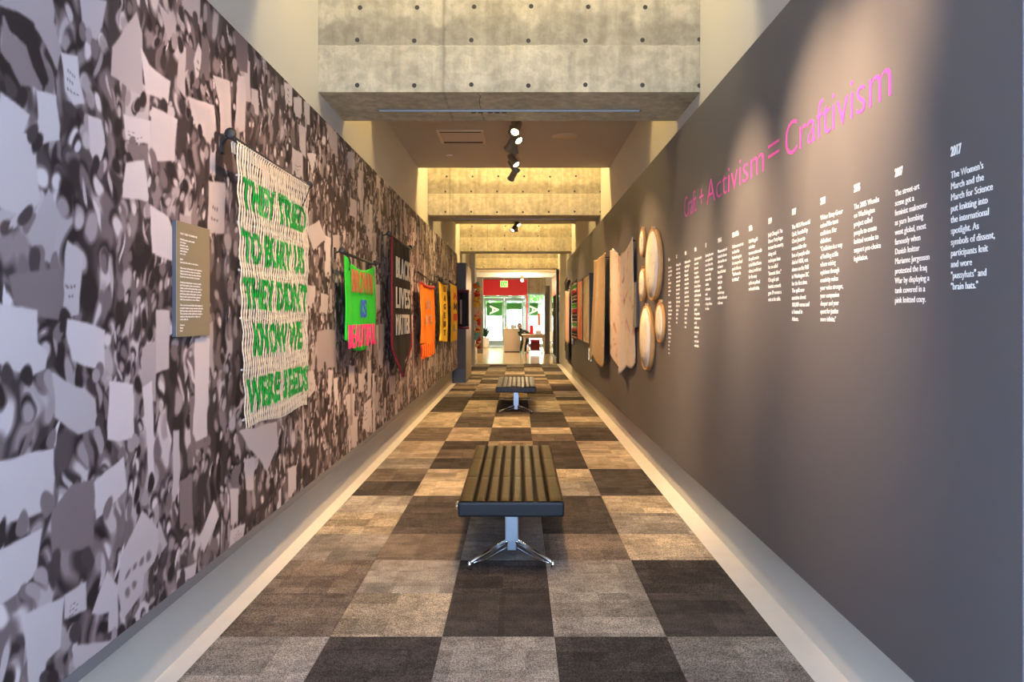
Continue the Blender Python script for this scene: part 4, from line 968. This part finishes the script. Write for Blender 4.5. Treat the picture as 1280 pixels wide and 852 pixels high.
l_ = bpy.data.lights.new('lamp_glow', 'POINT'); l_.energy = 70; l_.color = (1, .75, .45); l_.shadow_soft_size = .1
lo = bpy.data.objects.new('lamp_glow', l_); C.objects.link(lo); lo.parent = t; lo.location = (0, 0, -.9)
for (x, y) in ((-1.6, 26), (1.6, 26), (0, 31.2)):  # the one nearest the doors is added to brighten the red fascia
    q = thing('downlight', 'round recessed downlight in the lobby ceiling, %s' % ('left' if x < 0 else 'right' if x > 0 else 'added near the doors to brighten the red fascia'), 'downlight', (x, y, 3.6))
    MB().lathe([(.09, -.0005), (.09, -.01), (.07, -.012)], 20).build('rim', M_white, q); MB().lathe([(.065, -.002), (.065, -.011), (.03, -.012)], 20).build('lens', M_lens, q)
    area('downlight_glow', (x, y, 3.57), (0, 0, 0), .3, .3, 70 if y < 30 else 230, (1, .80, .52))
# reception counter
t = thing('reception_counter', 'cream box-shaped reception counter standing before the glass doors', 'counter', (-.245, 29.25, 0))
box('body', -.34, .34, -.35, .35, .03, .92, M_cream, t, .006); box('top', -.35, .35, -.36, .36, .92, .95, M_cream, t, .004); box('plinth', -.31, .31, -.32, .32, .003, .03, M_dark, t)
t = thing('flower_vase', 'pale vase with white blossoms on the left end of the counter', 'vase', (-.47, 29.15, .95))
MB().lathe([(.03, .001), (.05, .03), (.055, .09), (.03, .16), (.035, .18)], 16).build('vase', M_white, t, True)
rv = random.Random(4)
for k in range(7):
    a = rv.uniform(0, 6); r_ = rv.uniform(.02, .09); p = Vector((r_*math.cos(a), r_*math.sin(a), rv.uniform(.25, .42)))
    MB().tube([(0, 0, .15), p*.6+Vector((0, 0, .08)), p], .004, 5).build('stem', M_leaf, t)
    MB().lathe([(.005, p.z-.02), (.03, p.z), (.02, p.z+.02), (.004, p.z+.03)], 8, (p.x, p.y, 0)).build('blossom', M_white, t, True)
# table
t = thing('table', 'white-topped table with splayed legs beside the reception counter', 'table', (.62, 28.2, 0))
box('table_top', -.50, .50, -.4, .4, .70, .76, M_wood2, t, .008); box('apron', -.44, .44, -.34, .34, .60, .70, M_wood2, t)
for sx in (-1, 1):
    for sy in (-1, 1): MB().tube([(sx*.36, sy*.28, .62), (sx*.44, sy*.36, .003)], [.05, .032], 8).build('leg', M_wood2, t)
t = thing('floor_shelf', 'low pale slatted shelf under the table', 'shelf', (.68, 28.2, 0))
for k in range(4): box('slat', -.3, .3, -.24+.13*k, -.14+.13*k, .10, .12, M_wood2, t)
for sx in (-.27, .25): box('foot', sx, sx+.02, -.24, .26, .002, .10, M_wood2, t)
t = thing('storage_box', 'dark red box standing on the shelf under the table', 'box', (.66, 28.2, .12))
box('body', -.18, .18, -.17, .17, .001, .34, mat('dark_red_box', (.20, .01, .01), .6, 0, 6, .05), t, .01); box('lid', -.19, .19, -.18, .18, .34, .42, M_red, t, .01)
t = thing('card_stand', 'red patterned card stand on the table', 'stand', (.52, 28.0, .76))
box('base', -.08, .08, -.05, .05, .001, .02, M_red, t)
for k in range(3): box('card', -.075+.004*k, .075-.004*k, -.02+.025*k, -.012+.025*k, .02, .34-.03*k, M_red if k % 2 == 0 else M_cream, t)
t = thing('paper_stack', 'stack of white papers on the right side of the table', 'papers', (.80, 28.05, .76))
for k in range(5): box('sheet_pad', -.14+.006*k, .12-.004*k, -.1, .1, .001+.028*k, .027+.028*k, M_white, t)
t = thing('hanging_sign', 'narrow red hanging sign in the right lobby window', 'sign', (.93, 32.2, 1.9))
box('banner', -.06, .06, -.01, .01, -.85, -.30, mat('rust_red', (.50, .06, .01), .6, 0, 6, .05), t); MB().tube([(0, 0, -.3), (0, 0, 1.3)], .005, 6).build('cord', M_black, t)
t = thing('stool', 'white plastic chair at the right end of the table', 'chair', (1.3, 28.6, 0))
MB().lathe([(.02, .42), (.2, .43), (.22, .47), (.18, .48)], 20).build('seat', M_white, t, True)
MB().add([(-.2, .18, .46), (.2, .18, .46), (.22, .26, .85), (-.22, .26, .85), (-.2, .2, .46), (.2, .2, .46), (.22, .28, .85), (-.22, .28, .85)], [(0, 1, 2, 3), (4, 7, 6, 5), (0, 4, 5, 1), (3, 2, 6, 7), (0, 3, 7, 4), (1, 5, 6, 2)]).build('backrest', M_white, t)
for sx in (-1, 1):
    for sy in (-1, 1): MB().tube([(sx*.1, sy*.1, .43), (sx*.19, sy*.19, .003)], .014, 6).build('leg', M_wood2, t)
# plant by the left door
t = thing('potted_plant', 'dark green leafy plant in a tall white pot by the left door jamb', 'potted plant', (-1.55, 33.3, 0))
MB().lathe([(.12, .003), (.15, .05), (.19, .42), (.20, .46), (.17, .45)], 20).build('pot', M_white, t, True); MB().lathe([(.165, .40), (.165, .43), (.05, .44)], 16).build('soil', M_dark, t)
M_dleaf = mat('dark_leaf', (.01, .07, .012), .5, 0, 8, .3)
for k in range(46):
    a = rv.uniform(0, 6.28); e = rv.uniform(.2, 1.4); L_ = rv.uniform(.25, .42); b0 = Vector((.03*math.cos(a), .03*math.sin(a), .45+rv.uniform(0, .3)))
    d = Vector((math.cos(a)*math.cos(e), math.sin(a)*math.cos(e), math.sin(e))); s = d.cross(Vector((0, 0, 1))).normalized()*.05
    MB().add([b0, b0+d*L_*.5+s, b0+d*L_+Vector((0, 0, -.06)), b0+d*L_*.5-s, b0+d*L_*.5+Vector((0, 0, .02))], [(0, 1, 4), (1, 2, 4), (2, 3, 4), (3, 0, 4)]).build('leaf', M_dleaf, t)

# person seated at the table
def skin(name, verts, edges, rad, m, parent, sub=2):
    me = bpy.data.meshes.new(name); me.from_pydata(verts, edges, []); ob = link(name, me, parent)
    sk = ob.modifiers.new('skin', 'SKIN'); sk.use_smooth_shade = True
    if not me.skin_vertices: me.attributes
    for i, r_ in enumerate(rad): me.skin_vertices[0].data[i].radius = (r_, r_) if not isinstance(r_, tuple) else r_
    me.skin_vertices[0].data[0].use_root = True
    ss = ob.modifiers.new('sub', 'SUBSURF'); ss.levels = sub; ss.render_levels = sub
    me.materials.append(m); return ob
def ensure_skin(me):
    pass
def body_mesh(name, verts, edges, rad, m, parent, sub=2):
    me = bpy.data.meshes.new(name); me.from_pydata(verts, edges, []); ob = bpy.data.objects.new(name, me); C.objects.link(ob)
    ob.modifiers.new('skin', 'SKIN'); ss = ob.modifiers.new('sub', 'SUBSURF'); ss.levels = sub
    if not len(me.skin_vertices):
        bm = bmesh.new(); bm.from_mesh(me); bm.verts.layers.skin.verify(); bm.to_mesh(me); bm.free()
    for i, r_ in enumerate(rad): me.skin_vertices[0].data[i].radius = r_ if isinstance(r_, tuple) else (r_, r_)
    me.skin_vertices[0].data[0].use_root = True
    bpy.context.view_layer.update(); dg = bpy.context.evaluated_depsgraph_get()
    m2 = bpy.data.meshes.new_from_object(ob.evaluated_get(dg)); bpy.data.objects.remove(ob)
    m2.materials.clear(); m2.materials.append(m); m2.polygons.foreach_set('use_smooth', [True]*len(m2.polygons)); m2.name = name
    return link(name, m2, parent)
M_skin = mat('skin', (.36, .19, .12), .55, 0, 30, .05); M_cloth = mat('dark_clothes', (.012, .03, .02), .8, 0, 30, .1); M_hair = mat('dark_hair', (.02, .03, .012), .6, 0, 60, .2)
p = thing('person', 'person in dark clothes seated between counter and table, leaning on the table', 'person', (.17, 28.75, 0))
# origin under the pelvis; the person leans to the left of the picture, arms on the table
V = [(.10, .02, .46), (.08, 0, .58), (.05, -.03, .70), (0, -.06, .82), (-.05, -.09, .90), (-.09, -.11, .96), (-.115, -.12, 1.02), (-.12, -.12, 1.08),
     (.02, -.07, .45), (-.02, -.42, .44), (-.06, -.44, .26), (-.08, -.45, .07), (-.08, -.57, .045),
     (.18, -.07, .45), (.14, -.42, .44), (.11, -.44, .26), (.11, -.45, .07), (.11, -.57, .045),
     (-.14, -.10, .82), (-.12, -.24, .70), (.06, -.38, .80),
     (.16, -.08, .84), (.24, -.20, .78), (.36, -.38, .80)]
Ed = [(0, 1), (1, 2), (2, 3), (3, 4), (4, 5), (5, 6), (6, 7), (0, 8), (8, 9), (9, 10), (10, 11), (11, 12), (0, 13), (13, 14), (14, 15), (15, 16), (16, 17), (3, 18), (18, 19), (19, 20), (3, 21), (21, 22), (22, 23)]
R = [.15, .135, .14, .12, .055, .055, .085, .075, .10, .065, .055, .04, .035, .10, .065, .055, .04, .035, .06, .045, .032, .06, .045, .032]
body_mesh('body', V, Ed, R, M_cloth, p)
def blob(name, c, s, m, sub=3, parent=p):
    bmq = bmesh.new(); bmesh.ops.create_icosphere(bmq, subdivisions=sub, radius=1)
    for v in bmq.verts: v.co = Vector((c[0]+v.co.x*s[0], c[1]+v.co.y*s[1], c[2]+v.co.z*s[2]))
    me = bpy.data.meshes.new(name); bmq.to_mesh(me); bmq.free(); me.materials.append(m); me.polygons.foreach_set('use_smooth', [True]*len(me.polygons)); return link(name, me, parent)
hx0, hz0 = -.122, 1.05
hd = blob('head', (hx0, -.125, hz0), (.076, .092, .112), M_skin)
blob('hair', (hx0, -.105, hz0+.028), (.086, .098, .108), M_hair, parent=p)
blob('nose', (hx0, -.215, hz0-.01), (.012, .018, .02), M_skin, 2, hd)
for sx in (-1, 1):
    blob('eye', (hx0+sx*.03, -.208, hz0+.01), (.011, .008, .007), M_hair, 2, hd); blob('ear', (hx0+sx*.077, -.125, hz0-.005), (.01, .02, .03), M_skin, 2, hd)
blob('mouth', (hx0, -.207, hz0-.043), (.022, .008, .006), MR, 2, hd)
for hx, hy, hz, s in ((.06, -.38, .80, 1), (.36, -.38, .80, -1)):
    hv = [(hx, hy, hz), (hx+.03*s, hy-.05, hz-.003)]; he = [(0, 1)]; hr = [.024, .028]
    for k in range(4):
        b0 = len(hv); bx = hx+.03*s+(k-1.5)*.019
        hv += [(bx, hy-.085, hz), (bx+.004*s, hy-.115-.006*(1 if k in (1, 2) else 0), hz-.008)]; he += [(1, b0), (b0, b0+1)]; hr += [.009, .008]
    b0 = len(hv); hv += [(hx+.03*s-s*.045, hy-.04, hz-.002), (hx+.03*s-s*.055, hy-.07, hz-.008)]; he += [(0, b0), (b0, b0+1)]; hr += [.011, .009]
    body_mesh('hand', hv, he, hr, M_skin, p, 1)
for x in (-.08, .11):
    MB().box(x-.045, x+.045, -.68, -.42, .003, .055).build('shoe', mat('pale_shoe', (.55, .75, .60), .6, 0, 20, .06), p, False, .018)
t = thing('stool', 'dark round stool beneath the seated person', 'stool', (.27, 28.85, 0))
MB().lathe([(.02, .33), (.14, .33), (.15, .35), (.14, .365)], 20).build('seat', M_black, t, True); MB().tube([(0, 0, .33), (0, 0, .03)], .02, 8).build('column', M_black, t)
MB().lathe([(.14, .003), (.13, .02), (.03, .035)], 20).build('base', M_black, t, True)

# ------------------------------------------------------------------ outside the doors
struct(box('ground', -30, 30, 35.4, 90, -.2, -.02, M_pave))
def tree(label, x, y, h, r, seed):
    t = thing('tree', label, 'tree', (x, y, -.02)); rt = random.Random(seed)
    MB().tube([(0, 0, 0), (.1, 0, h*.3), (-.05, .1, h*.55)], [.22, .16, .10], 8).build('trunk', M_bark, t, True)
    m_ = MB()
    for k in range(1500):
        d = Vector((rt.gauss(0, 1), rt.gauss(0, 1), rt.gauss(0, .8))); d = d.normalized()*r*rt.uniform(.55, 1)**.5; c = d+Vector((0, 0, h*.68)); c.z = c.z
        a = Vector((rt.uniform(-1, 1), rt.uniform(-1, 1), rt.uniform(-1, 1))).normalized()*.28; b_ = a.cross(d).normalized()*.16
        m_.add([c-a, c+b_, c+a, c-b_], [(0, 1, 2, 3)])
    f_ = m_.build('foliage', M_leaf, t); f_['kind'] = 'stuff'
for i, (x, y, h, r, lb) in enumerate(((-8.2, 52, 7.2, 3.6, 'leafy tree outside, seen through the left door leaf'), (-.4, 54, 7.6, 3.8, 'leafy tree outside, seen behind the middle of the doors'), (7.6, 52, 7.2, 3.6, 'leafy tree outside, seen through the right window'))):
    tree(lb, x, y, h, r, i+1)
t = thing('garden_wall', 'long white wall across the plaza outside the glass doors', 'wall', (0, 60, -.02))
box('wall_body', -28, 28, -.15, .15, .001, 4.2, mat('white_render', (.85, .85, .83), .8, 0, .6, .03), t); box('coping', -28, 28, -.22, .22, 4.2, 4.3, M_pave, t)
